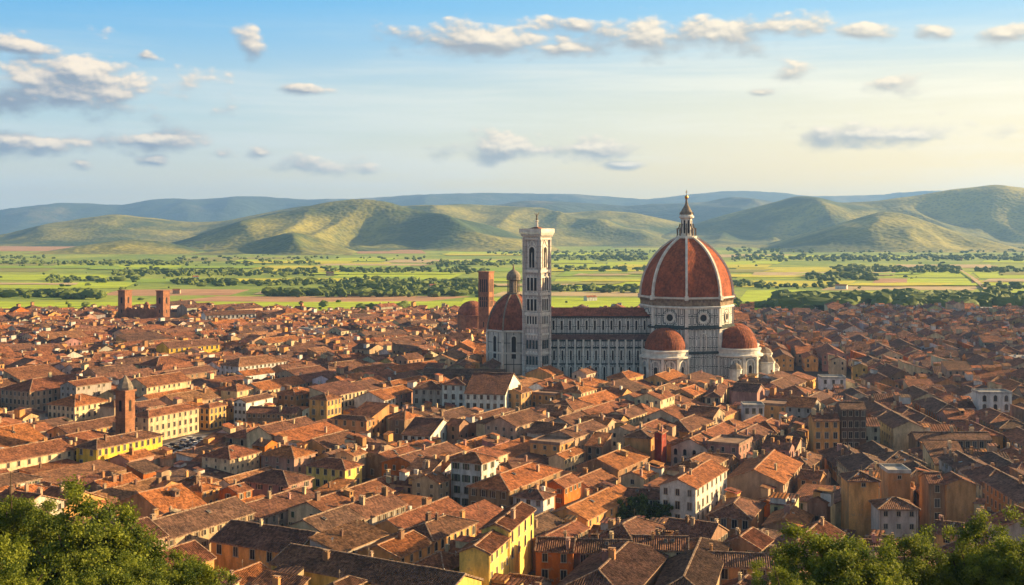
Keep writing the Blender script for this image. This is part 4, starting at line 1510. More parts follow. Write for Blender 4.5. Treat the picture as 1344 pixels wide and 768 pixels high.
# ---- landmark houses read off the photograph: near corner, ground row, eave row, left end, right end, turn
LM = [
 # name, label, cx, yb, ye, xl, xr, theta, roof, ridge, wall, rooftone, windows(left cols, right cols, floors, kind), vis
 ('palazzo', 'bright yellow palazzo with a long sunlit front below the brick bell tower', 127, 620, 589, 100, 213, 27, 'hip', 'r', 'yellow', 'brown', (2, 11, 2, 'tall'), 618),
 ('house', 'long cream house cut by the left edge of the picture, above the big trees', -25, 641, 612, -60, 97, 31, 'gable', 'r', 'cream', 'russet', (0, 9, 2, 'tall'), 634),
 ('palazzo', 'pale yellow palazzo with three window rows facing the crowded square', 195, 582, 547.5, 174, 261, 27, 'hip', 'r', 'cream', 'russet', (2, 9, 3, 'tall'), 577),
 ('house', 'golden house adjoining the far end of the pale palazzo by the square', 275, 565, 535, 262, 297, 27, 'hip', 'r', 'golden', 'russet', (2, 4, 3, 'arch'), 562),
 ('palazzo', 'grey and gold palazzo with a very long sunlit side, beyond the small square', 39, 546, 514, 1, 133, 29, 'hip', 'r', 'beige', 'russet', (7, 13, 3, 'tall'), 543),
 ('palazzo', 'cream palazzo with its grey front on the small square', 98, 563, 533, 63, 143, 27, 'hip', 'r', 'cream', 'orange', (6, 6, 3, 'tall'), 560),
 ('house', 'plain beige house just behind the brick bell tower', 150, 566, 534, 131, 168, 27, 'hip', 'r', 'beige', 'brown', (0, 0, 0, 'tall'), 560),
 ('house', 'cream house with three neat window rows, nearest to the crowded square', 302, 632, 602, 265, 341, 28, 'hip', 'r', 'cream', 'russet', (3, 6, 3, 'small'), 629),
 ('house', 'dusty pink hip roofed house beside the cream three row house', 386, 636, 601, 343, 414, 28, 'hip', 'l', 'pink', 'orange', (3, 2, 3, 'tall'), 628),
 ('house', 'lemon house with a shaded pale front and sunlit side', 453, 648, 616, 402, 475, 28, 'hip', 'r', 'lemon', 'russet', (5, 2, 2, 'tall'), 641),
 ('house', 'low rose house with a dark roof below the dusty pink house', 378, 662, 637, 318, 410, 25, 'hip', 'l', 'pink', 'brown', (4, 2, 1, 'small'), 656),
 ('house', 'tiny orange house with a sunlit side near the low rose house', 311, 672, 647, 288, 331, 28, 'gable', 'r', 'orange', 'russet', (1, 2, 1, 'small'), 667),
 ('house', 'tiny golden house with an orange roof left of the tiny orange house', 265, 672, 645, 244, 288, 28, 'hip', 'r', 'golden', 'orange', (1, 3, 2, 'small'), 667),
 ('house', 'broad dark roofed house with a bright yellow gable wall above the round tree', 388, 769.6, 726.5, 277, 440, 28, 'gable', 'l', 'golden', 'umber', (5, 1, 1, 'tall'), 760),
 ('house', 'huge dark roofed house at the bottom edge beside the tall lemon house', 586, 835, 782, 356, 632, 31, 'gable', 'l', 'lemon', 'umber', (0, 2, 1, 'small'), 790),
 ('house', 'taller half of the bright lemon row with arched windows in the sun', 668, 779, 696.6, 632, 701, 16, 'gable', 'r', 'lemon', 'russet', (0, 4, 2, 'arch'), 764),
 ('house', 'lower half of the bright lemon row at the bottom edge', 642, 804, 727, 603, 668, 16, 'gable', 'r', 'lemon', 'russet', (0, 4, 2, 'small'), 780),
 ('house', 'vivid orange house with dark windows beside the tall lemon house', 752, 778, 724, 703, 762, 8, 'gable', 'l', 'orange', 'brown', (2, 0, 2, 'tall'), 755),
 ('house', 'dark roofed tan house adjoining the vivid orange house', 828, 777, 727, 753, 838, 8, 'gable', 'l', 'tan', 'umber', (3, 0, 2, 'tall'), 745),
 ('house', 'low cream house at the end of the vivid orange row', 903, 776, 722, 829, 912, 8, 'gable', 'l', 'cream', 'brown', (3, 0, 2, 'attic'), 745),
 ('house', 'wide ochre house with a dark roof and low eaves by the bottom edge', 1038, 786, 746, 890, 1062, 8, 'gable', 'l', 'ochre', 'umber', (6, 1, 1, 'tall'), 768),
 ('house', 'dark peaked roof at the bottom edge in front of the vivid orange house', 822, 842, 789, 722, 880, 20, 'hip', 'r', 'tan', 'umber', (0, 0, 0, 'tall'), 768),
 ('house', 'dark peaked roof at the bottom edge in front of the wide ochre house', 930, 834, 786, 856, 985, 15, 'hip', 'l', 'beige', 'umber', (0, 0, 0, 'tall'), 768),
 ('house', 'golden house with a long sunlit side running back to the dark garden trees', 770, 714, 682, 717, 824, 28, 'gable', 'r', 'golden', 'orange', (0, 6, 2, 'tall'), 697),
 ('house', 'small white house with a dark roof behind the tall lemon house', 713, 693, 655, 674, 727, 28, 'hip', 'l', 'white', 'brown', (3, 1, 2, 'small'), 687),
 ('house', 'tan house with a long orange roof beside the tall white house', 668, 686, 644, 615, 736, 28, 'hip', 'r', 'tan', 'orange', (4, 4, 2, 'tall'), 679),
 ('house', 'tall white house standing alone among the red roofs, four floors', 632, 672, 608, 592, 651, 28, 'hip', 'l', 'white', 'russet', (3, 2, 4, 'tall'), 667),
 ('house', 'beige gabled house close behind the foreground roofs, beside the tall white house', 575, 676, 634, 541, 590, 28, 'gable', 'r', 'beige', 'russet', (2, 2, 3, 'small'), 668),
 ('house', 'low grey walled house with a large russet hip roof', 493, 668, 647, 456, 541, 28, 'hip', 'r', 'grey', 'russet', (0, 4, 1, 'tall'), 660),
 ('palazzo', 'long white palazzo with two rows of tall windows below the cathedral', 663, 550, 517.5, 610, 684, 12, 'gable', 'l', 'white', 'brown', (6, 1, 2, 'tall'), 545),
 ('house', 'white palace wing one floor taller than the long white palazzo beside it', 610, 545, 505, 580, 618, 12, 'hip', 'l', 'white', 'russet', (3, 0, 3, 'tall'), 532),
 ('house', 'grey beige block with two window rows next to the white palace wing', 580, 543, 511, 542, 590, 12, 'hip', 'l', 'grey', 'brown', (4, 1, 2, 'tall'), 538),
 ('house', 'ochre house closing the row at the end of the long white palazzo', 684, 548, 516, 664, 698, 26, 'gable', 'r', 'ochre', 'brown', (2, 3, 2, 'tall'), 546),
 ('house', 'low white house with a dark roof amid the middle of town', 565, 592, 572, 528, 598, 22, 'gable', 'l', 'white', 'brown', (4, 1, 1, 'tall'), 585),
 ('house', 'brown ochre house with a sunlit corner and dark roof', 481, 583, 552, 436, 489, 25, 'hip', 'l', 'ochre', 'brown', (4, 1, 2, 'tall'), 577),
 ('house', 'pale house with a blank shaded wall and sunlit side left of the grey beige block', 504, 549, 525, 465, 519, 26, 'gable', 'r', 'white', 'orange', (0, 3, 2, 'small'), 540),
 ('house', 'low hall with a broad bright orange roof behind the tall white house', 613, 612, 593, 582, 657, 28, 'gable', 'r', 'tan', 'orange', (0, 0, 0, 'tall'), 600),
 ('house', 'tan gabled house with a sharply sunlit orange roof', 811, 640, 617, 757, 852, 28, 'gable', 'r', 'tan', 'orange', (1, 2, 1, 'arch'), 630),
 ('house', 'small orange roofed house pressed against the tan gabled house', 845, 652, 628, 815, 860, 28, 'gable', 'r', 'cream', 'orange', (1, 1, 1, 'small'), 643),
 ('house', 'pale yellow house behind the tan gabled house with sunlit windows', 741, 627, 602, 720, 767, 28, 'gable', 'r', 'cream', 'orange', (0, 6, 2, 'small'), 621),
 ('house', 'tall house with a pale front and glowing orange side', 853, 616, 575, 820, 868, 22, 'hip', 'l', 'orange', 'brown', (0, 0, 0, 'small'), 610),
 ('house', 'narrow deep red house standing higher than its neighbours', 868, 620, 569, 863, 875, 22, 'gable', 'r', 'red', 'russet', (0, 0, 0, 'small'), 616),
 ('house', 'large white house with three window rows beside the dark garden trees', 913, 694, 641, 866, 954, 26, 'gable', 'r', 'white', 'orange', (3, 7, 3, 'tall'), 690),
 ('house', 'low white annex behind the dark garden trees', 868, 684, 655, 820, 876, 20, 'gable', 'l', 'white', 'brown', (3, 0, 1, 'tall'), 674),
 ('house', 'large hall with one brightly sunlit orange slope and a dark one', 1028, 667, 635, 952, 1052, 22, 'gable', 'r', 'beige', 'orange', (0, 8, 2, 'small'), 656),
 ('house', 'low house with a broken dark roof in front of the large sunlit hall', 985, 706, 681, 929, 1003, 22, 'hip', 'l', 'ochre', 'brown', (4, 1, 1, 'tall'), 695),
 ('house', 'gabled house with a ribbed orange slope beside the low broken roof', 1054, 720, 694, 1002, 1066, 22, 'gable', 'r', 'tan', 'orange', (1, 2, 1, 'small'), 706),
 ('house', 'tall blank ochre tower house behind the sunlit trees', 1153, 708, 631, 1114, 1156, 2, 'hip', 'l', 'golden', 'brown', (1, 0, 1, 'attic'), 702),
 ('house', 'slim ochre turret house behind the scarred pink house', 1195, 692, 621, 1166, 1199, 2, 'flat', 'l', 'ochre', 'brown', (1, 0, 1, 'attic'), 650),
 ('house', 'scarred pale pink house with broken plaster behind the sunlit trees', 1205, 722, 668, 1154, 1215, 3, 'hip', 'l', 'pale', 'brown', (3, 2, 3, 'small'), 715),
 ('house', 'blank ochre house with its gable to the front above the right-hand trees', 1281, 704, 636, 1242, 1285, 3, 'gable', 'r', 'ochre', 'russet', (0, 0, 0, 'small'), 675),
 ('house', 'narrow tan house wedged between the two blank ochre houses', 1241, 702, 634, 1219, 1243, 3, 'gable', 'l', 'tan', 'brown', (1, 0, 3, 'tall'), 690),
 ('house', 'loggia palace with a row of dark openings under a wide dark roof', 1302, 608, 577, 1202, 1310, 2, 'gable', 'l', 'tan', 'umber', (11, 0, 1, 'tall'), 594),
 ('house', 'white villa with arched windows and a flat roof near the right edge', 1328, 561, 517, 1285, 1335, 2, 'flat', 'l', 'white', 'brown', (3, 1, 3, 'arch'), 542),
 ('house', 'tall ochre house with four dark window rows facing the narrow street', 1102, 608, 552, 1068, 1105, 2, 'gable', 'l', 'golden', 'brown', (3, 0, 4, 'tall'), 598),
 ('house', 'dark soot brown house beside the tall ochre house', 1137, 605, 537, 1104, 1140, 2, 'gable', 'l', 'dark', 'umber', (4, 0, 4, 'tall'), 596),
 ('house', 'bluish white flat roofed house among brown roofs', 1003, 566, 534, 976, 1030, 4, 'flat', 'l', 'white', 'brown', (3, 0, 1, 'tall'), 556),
 ('house', 'white flat roofed house on the shaded side of town beyond the tall ochre house', 1110, 531, 497, 1078, 1116, 4, 'flat', 'l', 'white', 'brown', (3, 0, 2, 'tall'), 513),
 ('house', 'small yellowish house with a tan hip roof below the tribunes', 946, 547, 521, 925, 954, 14, 'hip', 'l', 'cream', 'brown', (2, 0, 1, 'tall'), 537),
 ('house', 'beige house with a glowing orange roof right below the cathedral', 823, 520, 497, 797, 844, 30, 'hip', 'r', 'golden', 'orange', (2, 1, 1, 'small'), 509),
 ('house', 'small yellow house lit by the sun below the marble bell tower', 724, 518, 492, 690, 739, 28, 'gable', 'r', 'golden', 'orange', (0, 1, 1, 'small'), 503),
 ('house', 'white fronted house with a bright cream side left of the long brown barrack', 323, 559, 528, 307, 358, 24, 'gable', 'r', 'white', 'brown', (3, 2, 3, 'small'), 553),
 ('house', 'long low brown barrack with a row of small windows', 388, 564, 543, 324, 392, 8, 'gable', 'l', 'tan', 'brown', (10, 0, 2, 'small'), 559),
 ('house', 'golden house with three sunlit window rows right of the brown barrack', 429, 562, 525, 406, 448, 28, 'hip', 'r', 'golden', 'russet', (2, 4, 3, 'tall'), 556),
 ('house', 'golden brown house behind the brown barrack', 387, 546, 519, 364, 406, 28, 'hip', 'r', 'ochre', 'orange', (3, 3, 2, 'small'), 540),
 ('house', 'cream house with a bright sunlit gable side in the hazy left part of town', 311, 537, 513, 290, 333, 28, 'hip', 'r', 'cream', 'russet', (1, 2, 1, 'small'), 530),
 ('palazzo', 'long golden palazzo far off on the left, glowing among dark roofs', 222, 480, 457, 205, 288, 44, 'gable', 'r', 'yellow', 'brown', (0, 10, 2, 'tall'), 467),
 ('palazzo', 'long pale hall beside the brick gatehouse at the edge of town', 270, 430, 414, 264, 336, 60, 'gable', 'r', 'white', 'brown', (0, 12, 1, 'tall'), 421),
 ('house', 'little brick red shed before the bright yellow palazzo', 188, 640, 621, 166, 214, 30, 'shed', 'r', 'orange', 'umber', (0, 0, 0, 'small'), 632),
 ('house', 'broad house with a bright orange roof between the trees and the tiny golden house', 215, 702, 674, 150, 270, 34, 'gable', 'r', 'ochre', 'orange', (0, 2, 1, 'small'), 688),
 ('house', 'russet roofed house below the long cream house, half behind the big tree', 60, 674, 656, 14, 112, 34, 'hip', 'r', 'beige', 'orange', (0, 0, 0, 'small'), 650),
 ('house', 'long roof falling towards the alley at the right edge of the picture', 1395, 742, 690, 1318, 1412, -6, 'gable', 'r', 'grey', 'russet', (0, 0, 0, 'small'), 740),
 ('house', 'broad flat pitched hall at the foot of the marble bell tower', 662, 515, 491, 556, 690, 4, 'gable', 'l', 'brown', 'umber', (0, 0, 0, 'small'), 497),
 ('house', 'long orange roofed house at the left edge, behind the long cream house', -5, 612, 588, -60, 62, 31, 'gable', 'r', 'ochre', 'orange', (0, 3, 1, 'small'), 600),
]


def add_lm(row):
    (nm, label, cx, yb, ye, xl, xr, th, rt, ridge, wc, rc, win, vis) = row
    d = dg(yb)
    h = zat(ye, d)
    th = R(th)
    X0 = at(cx, d)
    drv, dlv = Vector((math.sin(th), math.cos(th))), Vector((-math.cos(th), math.sin(th)))
    def length(dv, px):
        k = (px - CX) / F
        return (k * d - X0) / (dv.x - k * dv.y)
    Lr = length(drv, xr) if abs(th) > R(9) or xr - cx > 30 else None
    Ll = max(2.5, length(dlv, xl))
    if Lr is None or Lr < 3 or Lr > 70:
        Lr = min(max(9.0, abs(Lr or 0)), 26) if (Lr is None or Lr < 3) else 46.0
    H = House()
    H.lm, H.label, H.name = True, label, nm
    H.wall, H.rooft, H.rt, H.h, H.d = wc, rc, rt, h, d
    H.pitch = R(22)
    c = Vector((X0, d)) + drv * Lr / 2 + dlv * Ll / 2
    H.c = c
    if ridge == 'r':
        H.L, H.W, ax = Lr, Ll, drv
        nl, nr = ('x-', None), None
    else:
        H.L, H.W, ax = Ll, Lr, dlv
    H.th = math.atan2(ax.y, ax.x)
    # which own face is the photo's left / right face
    H.faces = {}
    ln = -drv            # outward normal of the left face
    rn = -dlv            # outward normal of the right face
    for fname, nrm in (('x+', Vector((1, 0))), ('x-', Vector((-1, 0))), ('y+', Vector((0, 1))), ('y-', Vector((0, -1)))):
        wn_ = Vector((nrm.x * math.cos(H.th) - nrm.y * math.sin(H.th), nrm.x * math.sin(H.th) + nrm.y * math.cos(H.th)))
        if wn_.dot(ln) > 0.9:
            H.faces[fname] = (win[0], win[2], win[3])
        elif wn_.dot(rn) > 0.9:
            H.faces[fname] = (win[1], win[2], win[3])
    H.px0, H.px1 = xl, xr
    H.vis = vis
    H.rect = rect_of(c, H.th, H.L, H.W)
    if H.L < H.W and rt == 'hip':
        H.L, H.W = H.W, H.L
        H.th += math.pi / 2
        rot = {'x+': 'y-', 'y+': 'x+', 'x-': 'y+', 'y-': 'x-'}
        H.faces = {rot[k]: v for k, v in H.faces.items()}
    ALL.append(H)
    occupy(rect_of(c, H.th, H.L, H.W, 0.35))
    VIS.append((min(xl, cx), max(xr, cx), d, vis))


for row in LM:
    add_lm(row)
# squares, monuments and the garden stay free
for (c, th, l, w) in (((-125, 476), R(78), 54, 22), ((-219, 538), R(63), 30, 30), ((CXW - 8, CD), 0, 190, 84), ((CXW + 34, CD - 14), 0, 60, 60), ((tc.x, tc.y), R(57), 16, 16), ((at(674, BD), BD), 0, 36, 36),
                      ((at(641, 903), 903), 0, 14, 14), ((at(619, 935), 935), 0, 27, 27), ((at(191, 1105), 1105), 0, 54, 16), ((at(838, 348), 349), R(5), 21, 9), ((at(161, 452), 455), R(63), 7, 7)):
    occupy(rect_of(c, th, l, w))
VIS += [(612, 850, 636, 485), (820, 1012, 644, 492), (596, 650, 880, 412), (150, 232, 1090, 421), (205, 292, 450, 598), (0, 60, 500, 556), (148, 174, 440, 575), (800, 880, 335, 690), (975, 1030, 640, 489)]

# ---- fill: rows of houses between the landmarks
rg = random.Random(21)
WPAL = ['ochre'] * 5 + ['golden'] * 4 + ['cream'] * 5 + ['beige'] * 5 + ['white'] * 2 + ['pink'] * 2 + ['tan'] * 4 + ['grey'] * 2 + ['orange'] * 1 + ['pale'] * 2
RPAL = ['orange'] * 3 + ['russet'] * 5 + ['brown'] * 4 + ['umber'] * 2 + ['buff'] * 1


# low yards on the sunny side of the long lit fronts
LOW = [(-150, -92, 405, 452, 4.2), (-133, -92, 452, 500, 7.0), (-172, -140, 395, 425, 4.0), (0, 22, 262, 300, 5.5)]


def fit_height(x0, x1, d, h, rise):
    """lower a house until it hides nothing that the photograph shows behind it"""
    for (a, b_, dd, row) in VIS:
        if d < dd - 2 and x1 > a + 1 and x0 < b_ - 1:
            zmax = zat(row, d)
            h = min(h, zmax - rise)
    return h


def fill(zone, th, dmin, dmax, umin, umax, vmin, vmax, small=1.0, turn=0.55):
    ur, vr = Vector((math.sin(th), math.cos(th))), Vector((math.cos(th), -math.sin(th)))
    v = vmin
    k = 0
    while v < vmax:
        W = rg.uniform(10.0, 14.5) * small
        u = umin + rg.uniform(0, 8)
        while u < umax:
            L = rg.choice((rg.uniform(10, 15), rg.uniform(14, 22), rg.uniform(18, 34))) * small
            c = ur * (u + L / 2) + vr * (v + W / 2)
            gap = 0.02
            if small >= 1 and 380 < c.y < 700 and px_of(c.x, c.y) < 700 and rg.random() < 0.5:
                L = rg.uniform(24, 40)                                # long blocks in the sunny middle distance
                c = ur * (u + L / 2) + vr * (v + W / 2)
            if rg.random() < 0.14:
                gap = rg.uniform(2.5, 5.5)
            u += L + gap
            if c.y < 225 or c.y > 1420:
                continue
            px = px_of(c.x, c.y)
            if not (dmin <= c.y < dmax) or not zone(px, c.y):
                continue
            if abs(c.x) > 0.42 * c.y + 34 or c.y > 1165 + 70 * noise.noise(Vector((c.x / 120, 4.4, 1.1))):
                continue
            H = House()
            H.lm = False
            H.d = c.y
            hb = 7.6 + 3.4 * noise.noise(Vector((c.x / 75, c.y / 75, 3.3))) + rg.uniform(-1.1, 2.0) + (rg.random() < 0.07) * rg.uniform(2, 4)
            jit = rg.uniform(-R(1.2), R(1.2)) + R(2) * noise.noise(Vector((c.x / 130, c.y / 130, 8.8)))
            ax = ur
            l_, w_ = L, W
            if (L < 16.5 and rg.random() < turn):
                ax = vr
                l_, w_ = W, L
            H.th = math.atan2(ax.y, ax.x)
            ok = False
            for shrink in (1.0, 0.82, 0.62):
                rc = rect_of(c, H.th, l_ * shrink, w_ * shrink, -0.05)
                if not blocked(rc):
                    ok = True
                    break
            if not ok:
                continue
            l_, w_ = l_ * shrink, w_ * shrink
            if min(l_, w_) < 4.5:
                continue
            H.L, H.W, H.c = l_, w_, c
            H.pitch = R(rg.uniform(19, 27))
            H.rt = rg.choice(['gable'] * 6 + ['hip'] * 3 + ['shed'] + (['flat'] if rg.random() < 0.25 and c.y > 420 else ['gable']))
            pxs = [px_of(p[0], max(p[1], 50)) for p in rc]
            H.px0, H.px1 = min(pxs), max(pxs)
            near_d = min(p[1] for p in rc)
            rise = H.W / 2 * math.tan(H.pitch) + 0.4
            h = fit_height(H.px0, H.px1, near_d, hb, rise)
            if h < 3.0:
                H.rt = 'shed'
                H.pitch = R(10)
                h = fit_height(H.px0, H.px1, near_d, hb, 1.3)
                if h < 2.2:
                    continue
            for (xa, xb, ya, yb_, hm) in LOW:
                if xa < c.x < xb and ya < c.y < yb_:
                    h = min(h, hm)
            H.h = h
            H.wall = rg.choice(WPAL)
            dark_zone = c.y < 320 or px > 1000 or (c.y > 640 and rg.random() < 0.4)  # browner roofs; on the right the tone also stands in for weaker sunlight
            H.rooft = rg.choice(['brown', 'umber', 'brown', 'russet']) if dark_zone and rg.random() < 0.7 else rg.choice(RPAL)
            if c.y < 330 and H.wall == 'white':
                H.wall = 'tan'
            H.rect = rc
            H.faces = None
            occupy(rc)
            ALL.append(H)
        v += W
        k += 1
        v += 0.05 if k % 2 else rg.uniform(2.2, 4.5)


left = lambda px, y: px < 1085
right = lambda px, y: px >= 1085
fill(left, R(28), 238, 640, -40, 900, -660, 320)
fill(right, R(3), 238, 640, 150, 700, 30, 330, 1.0, 0.85)
fill(lambda px, y: px < 560, R(36), 640, 1195, 250, 1500, -1300, 100, 1.05, 0.6)
fill(lambda px, y: px >= 560, R(8), 640, 1205, 500, 1450, -260, 640, 1.05, 0.8)
# second pass with small houses for the gaps that are left
fill(lambda px, y: True, R(26), 238, 620, -40, 800, -520, 520, 0.62)
fill(lambda px, y: True, R(12), 620, 1195, 300, 1500, -760, 640, 0.7)
print('houses', len(ALL))
#@@BUILD
# ------------------------------------------------------------------ which houses show, and how much
def low_faces(H):
    """coarse house in world space: (wall quads, roof quads)"""
    ca, sa = math.cos(H.th), math.sin(H.th)
    P = lambda x, y, z: (H.c.x + x * ca - y * sa, H.c.y + x * sa + y * ca, z)
    x, y, h = H.L / 2, H.W / 2, H.h
    tp = math.tan(H.pitch)
    ov = 0.5
    X, Y, z0 = x + ov * (0.6 if H.rt != 'hip' else 1), y + ov, h - ov * tp + 0.1
    zr = z0 + Y * tp
    walls = [[P(-x, -y, 0), P(x, -y, 0), P(x, -y, h), P(-x, -y, h)], [P(x, y, 0), P(-x, y, 0), P(-x, y, h), P(x, y, h)]]
    if H.rt == 'gable':
        zg = h + y * tp
        walls += [[P(x, -y, 0), P(x, y, 0), P(x, y, h), P(x, 0, zg), P(x, -y, h)], [P(-x, y, 0), P(-x, -y, 0), P(-x, -y, h), P(-x, 0, zg), P(-x, y, h)]]
        roofs = [([P(-X, -Y, z0), P(X, -Y, z0), P(X, 0, zr), P(-X, 0, zr)], 2 * X, Y / math.cos(H.pitch)), ([P(X, Y, z0), P(-X, Y, z0), P(-X, 0, zr), P(X, 0, zr)], 2 * X, Y / math.cos(H.pitch))]
    elif H.rt == 'shed':
        r1 = z0 + 2 * Y * tp * 0.7
        walls = [[P(-x, -y, 0), P(x, -y, 0), P(x, -y, h), P(-x, -y, h)], [P(x, y, 0), P(-x, y, 0), P(-x, y, r1 - .1), P(x, y, r1 - .1)],
                 [P(x, -y, 0), P(x, y, 0), P(x, y, r1 - .1), P(x, -y, h)], [P(-x, y, 0), P(-x, -y, 0), P(-x, -y, h), P(-x, y, r1 - .1)]]
        roofs = [([P(-X, -Y, z0), P(X, -Y, z0), P(X, Y, r1), P(-X, Y, r1)], 2 * X, 2 * Y)]
    else:
        walls += [[P(x, -y, 0), P(x, y, 0), P(x, y, h), P(x, -y, h)], [P(-x, y, 0), P(-x, -y, 0), P(-x, -y, h), P(-x, y, h)]]
        if H.rt == 'flat':
            roofs = [([P(-X, -Y, h + .2), P(X, -Y, h + .2), P(X, Y, h + .2), P(-X, Y, h + .2)], 2 * X, 2 * Y)]
        else:
            hc = min(Y, X * 0.98)
            rx = X - hc
            roofs = [([P(-X, -Y, z0), P(X, -Y, z0), P(rx, 0, zr), P(-rx, 0, zr)], 2 * X, Y), ([P(X, Y, z0), P(-X, Y, z0), P(-rx, 0, zr), P(rx, 0, zr)], 2 * X, Y),
                     ([P(X, -Y, z0), P(X, Y, z0), P(rx, 0, zr)], 2 * Y, hc), ([P(-X, Y, z0), P(-X, -Y, z0), P(-rx, 0, zr)], 2 * Y, hc)]
    H.zr = max(p[2] for r_, _, _ in roofs for p in r_)
    return walls, roofs


bv, bf = [], []
for H in ALL:
    H.walls, H.roofs = low_faces(H)
    for q in H.walls + [r_ for r_, _, _ in H.roofs]:
        i = len(bv)
        bv.extend(q)
        bf.append(tuple(range(i, i + len(q))))
for o in (cath, tow, bapt):                                           # the monuments hide houses too
    for ch_ in o.children:
        if ch_.type == 'MESH' and len(ch_.data.vertices) > 30 or ch_.name.startswith(('aisle', 'clerestory')):
            mw = Matrix.Translation(o.location) @ o.rotation_euler.to_matrix().to_4x4() @ Matrix.Translation(ch_.location) @ ch_.rotation_euler.to_matrix().to_4x4()
            i = len(bv)
            bv.extend([tuple(mw @ v.co) for v in ch_.data.vertices])
            bf.extend([tuple(i + k for k in p.vertices) for p in ch_.data.polygons])
BVH = BVHTree.FromPolygons(bv, bf)
EYES = [Vector((0, 0, CAMH)), Vector((-14, 0, CAMH)), Vector((14, 0, CAMH))]


def sees(p, eye):
    d_ = eye - p
    L_ = d_.length
    return BVH.ray_cast(p + d_ * (0.35 / L_), d_ / L_, L_)[0] is None


def inframe(p, m_=6):
    if p.y < 20:
        return False
    u, v = CX + p.x / p.y * F, HZ - (p.z - CAMH) / p.y * F
    return -m_ < u < 1344 + m_ and -m_ < v < 768 + m_


for H in ALL:
    pts = []
    for q, _, _ in H.roofs:
        cs = [Vector(p) for p in q]
        m_ = sum(cs, Vector()) / len(cs)
        pts += [m_ + Vector((0, 0, .15))] + [m_.lerp(c_, 0.8) + Vector((0, 0, .15)) for c_ in cs]
    for q in H.walls:
        cs = [Vector(p) for p in q]
        m_ = sum(cs, Vector()) / len(cs)
        n_ = (cs[1] - cs[0]).cross(cs[2] - cs[0]).normalized()
        if n_.dot(EYES[0] - m_) > 0:
            for fz in (0.95, 0.6):
                for fx in (0.1, 0.5, 0.9):
                    b_ = cs[0].lerp(cs[1], fx)
                    pts.append(Vector((b_.x, b_.y, H.h * fz)) + n_ * 0.1)
    pts = [p for p in pts if inframe(p)]
    vis_ = [p for p in pts if sees(p, EYES[0])]
    H.seen = len(vis_)
    H.score = (len(vis_) / max(1, len(pts))) * H.L * H.W / H.d ** 2 * (min(1.0, len(pts) / 10))

lms = [H for H in ALL if H.lm]
rest = sorted([H for H in ALL if not H.lm and H.seen >= 2], key=lambda H: -H.score)
n_house = 298 - sum(1 for H in lms if H.name == 'house')
chosen = rest[:n_house]
chosen_ids = set(id(H) for H in chosen)
print('individual houses', len(chosen) + len(lms), 'farthest', max(H.d for H in chosen), 'others', len(ALL) - len(chosen) - len(lms))

# ------------------------------------------------------------------ the houses one by one
rb = random.Random(77)
n_win = 0


def add_windows(root, H, near):
    """windows on the walls that face the eye, each an object; those no nearby eye could see are left out"""
    global n_win
    rows_seen = set()
    dims = {'y-': (H.L, 0, -H.W / 2, 0.0), 'x+': (H.W, H.L / 2, 0, R(90)), 'y+': (H.L, 0, H.W / 2, R(180)), 'x-': (H.W, -H.L / 2, 0, R(270))}
    sh_col = rb.choice(SHUT)
    kind_d = rb.choice(['tall', 'tall', 'small', 'small', 'arch'])
    with_sh = rb.random() < 0.5
    for fn, (Lf, ox, oy, ang) in dims.items():
        nrm = Vector((math.sin(ang + H.th), -math.cos(ang + H.th), 0))
        mid = Vector((H.c.x, H.c.y, H.h)) + nrm * (H.W / 2 if fn[0] == 'y' else H.L / 2)
        if nrm.dot(EYES[0] - mid) < 0.05 * (EYES[0] - mid).length:
            continue
        if H.lm:
            if fn not in H.faces:
                continue
            cols, floors, wk = H.faces[fn]
            if not cols or not floors:
                continue
            fl_h = min(4.2, (H.h - 0.4) / floors) if H.h / floors < 4.6 else 3.9
        else:
            wk = kind_d
            cols = int((Lf - 1.0) / rb.uniform(2.5, 3.3))
            fl_h = rb.uniform(2.9, 3.3)
            floors = int((H.h - 0.6) / fl_h)
            if cols < 1:
                continue
            if rb.random() < 0.12:
                continue
        me0 = WIN[wk]
        wh = {'tall': 1.95, 'small': 1.25, 'arch': 2.15, 'attic': 0.8}[wk]
        sc = min(1.25, max(0.7, fl_h / 3.3)) if H.lm else 1.0
        step = Lf / cols
        ca, sa = math.cos(ang), math.sin(ang)
        for f in range(floors):
            top = H.h - 0.55 - f * fl_h - (0.15 if f == 0 else 0)
            s2 = sc * (0.82 if (f == 0 and wk == 'tall' and floors > 1) else 1.0)
            z = top - wh * s2
            if z < 0.4:
                break
            for i in range(cols):
                if not H.lm and rb.random() < 0.10:
                    continue
                q = (i - (cols - 1) / 2) * step
                p = Vector((ox + q * ca, oy + q * sa, z))
                if fn[0] == 'x':
                    p = Vector((ox, q if fn == 'x+' else -q, z))
                elif fn == 'y+':
                    p = Vector((-q, oy, z))
                wp = Vector((H.c.x + p.x * math.cos(H.th) - p.y * math.sin(H.th), H.c.y + p.x * math.sin(H.th) + p.y * math.cos(H.th), z + wh * 0.8)) + nrm * 0.25
                if not inframe(wp, 14):
                    continue
                if not any(sees(wp, e) for e in EYES):
                    continue
                o = link('window', me0, root, None, p, ang)
                o.scale = (s2, 1, s2)
                n_win += 1
                rows_seen.add(f)
                if near and wk in SHM and with_sh:
                    me, ww, sw = SHM[wk]
                    for s_ in (-1, 1):
                        if rb.random() < 0.06:
                            continue
                        c = link('shutter', me, o, sh_col, (s_ * (ww / 2 + 0.14 + sw / 2), 0.03, 0))
                        if rb.random() < 0.12:
                            c.location.x = s_ * sw / 2
    return len(rows_seen)


def vary(c, r_=0.10):
    k = 1 + rb.uniform(-r_, r_)
    return tuple(min(0.85, x * k * (1 + rb.uniform(-.05, .05))) for x in c)


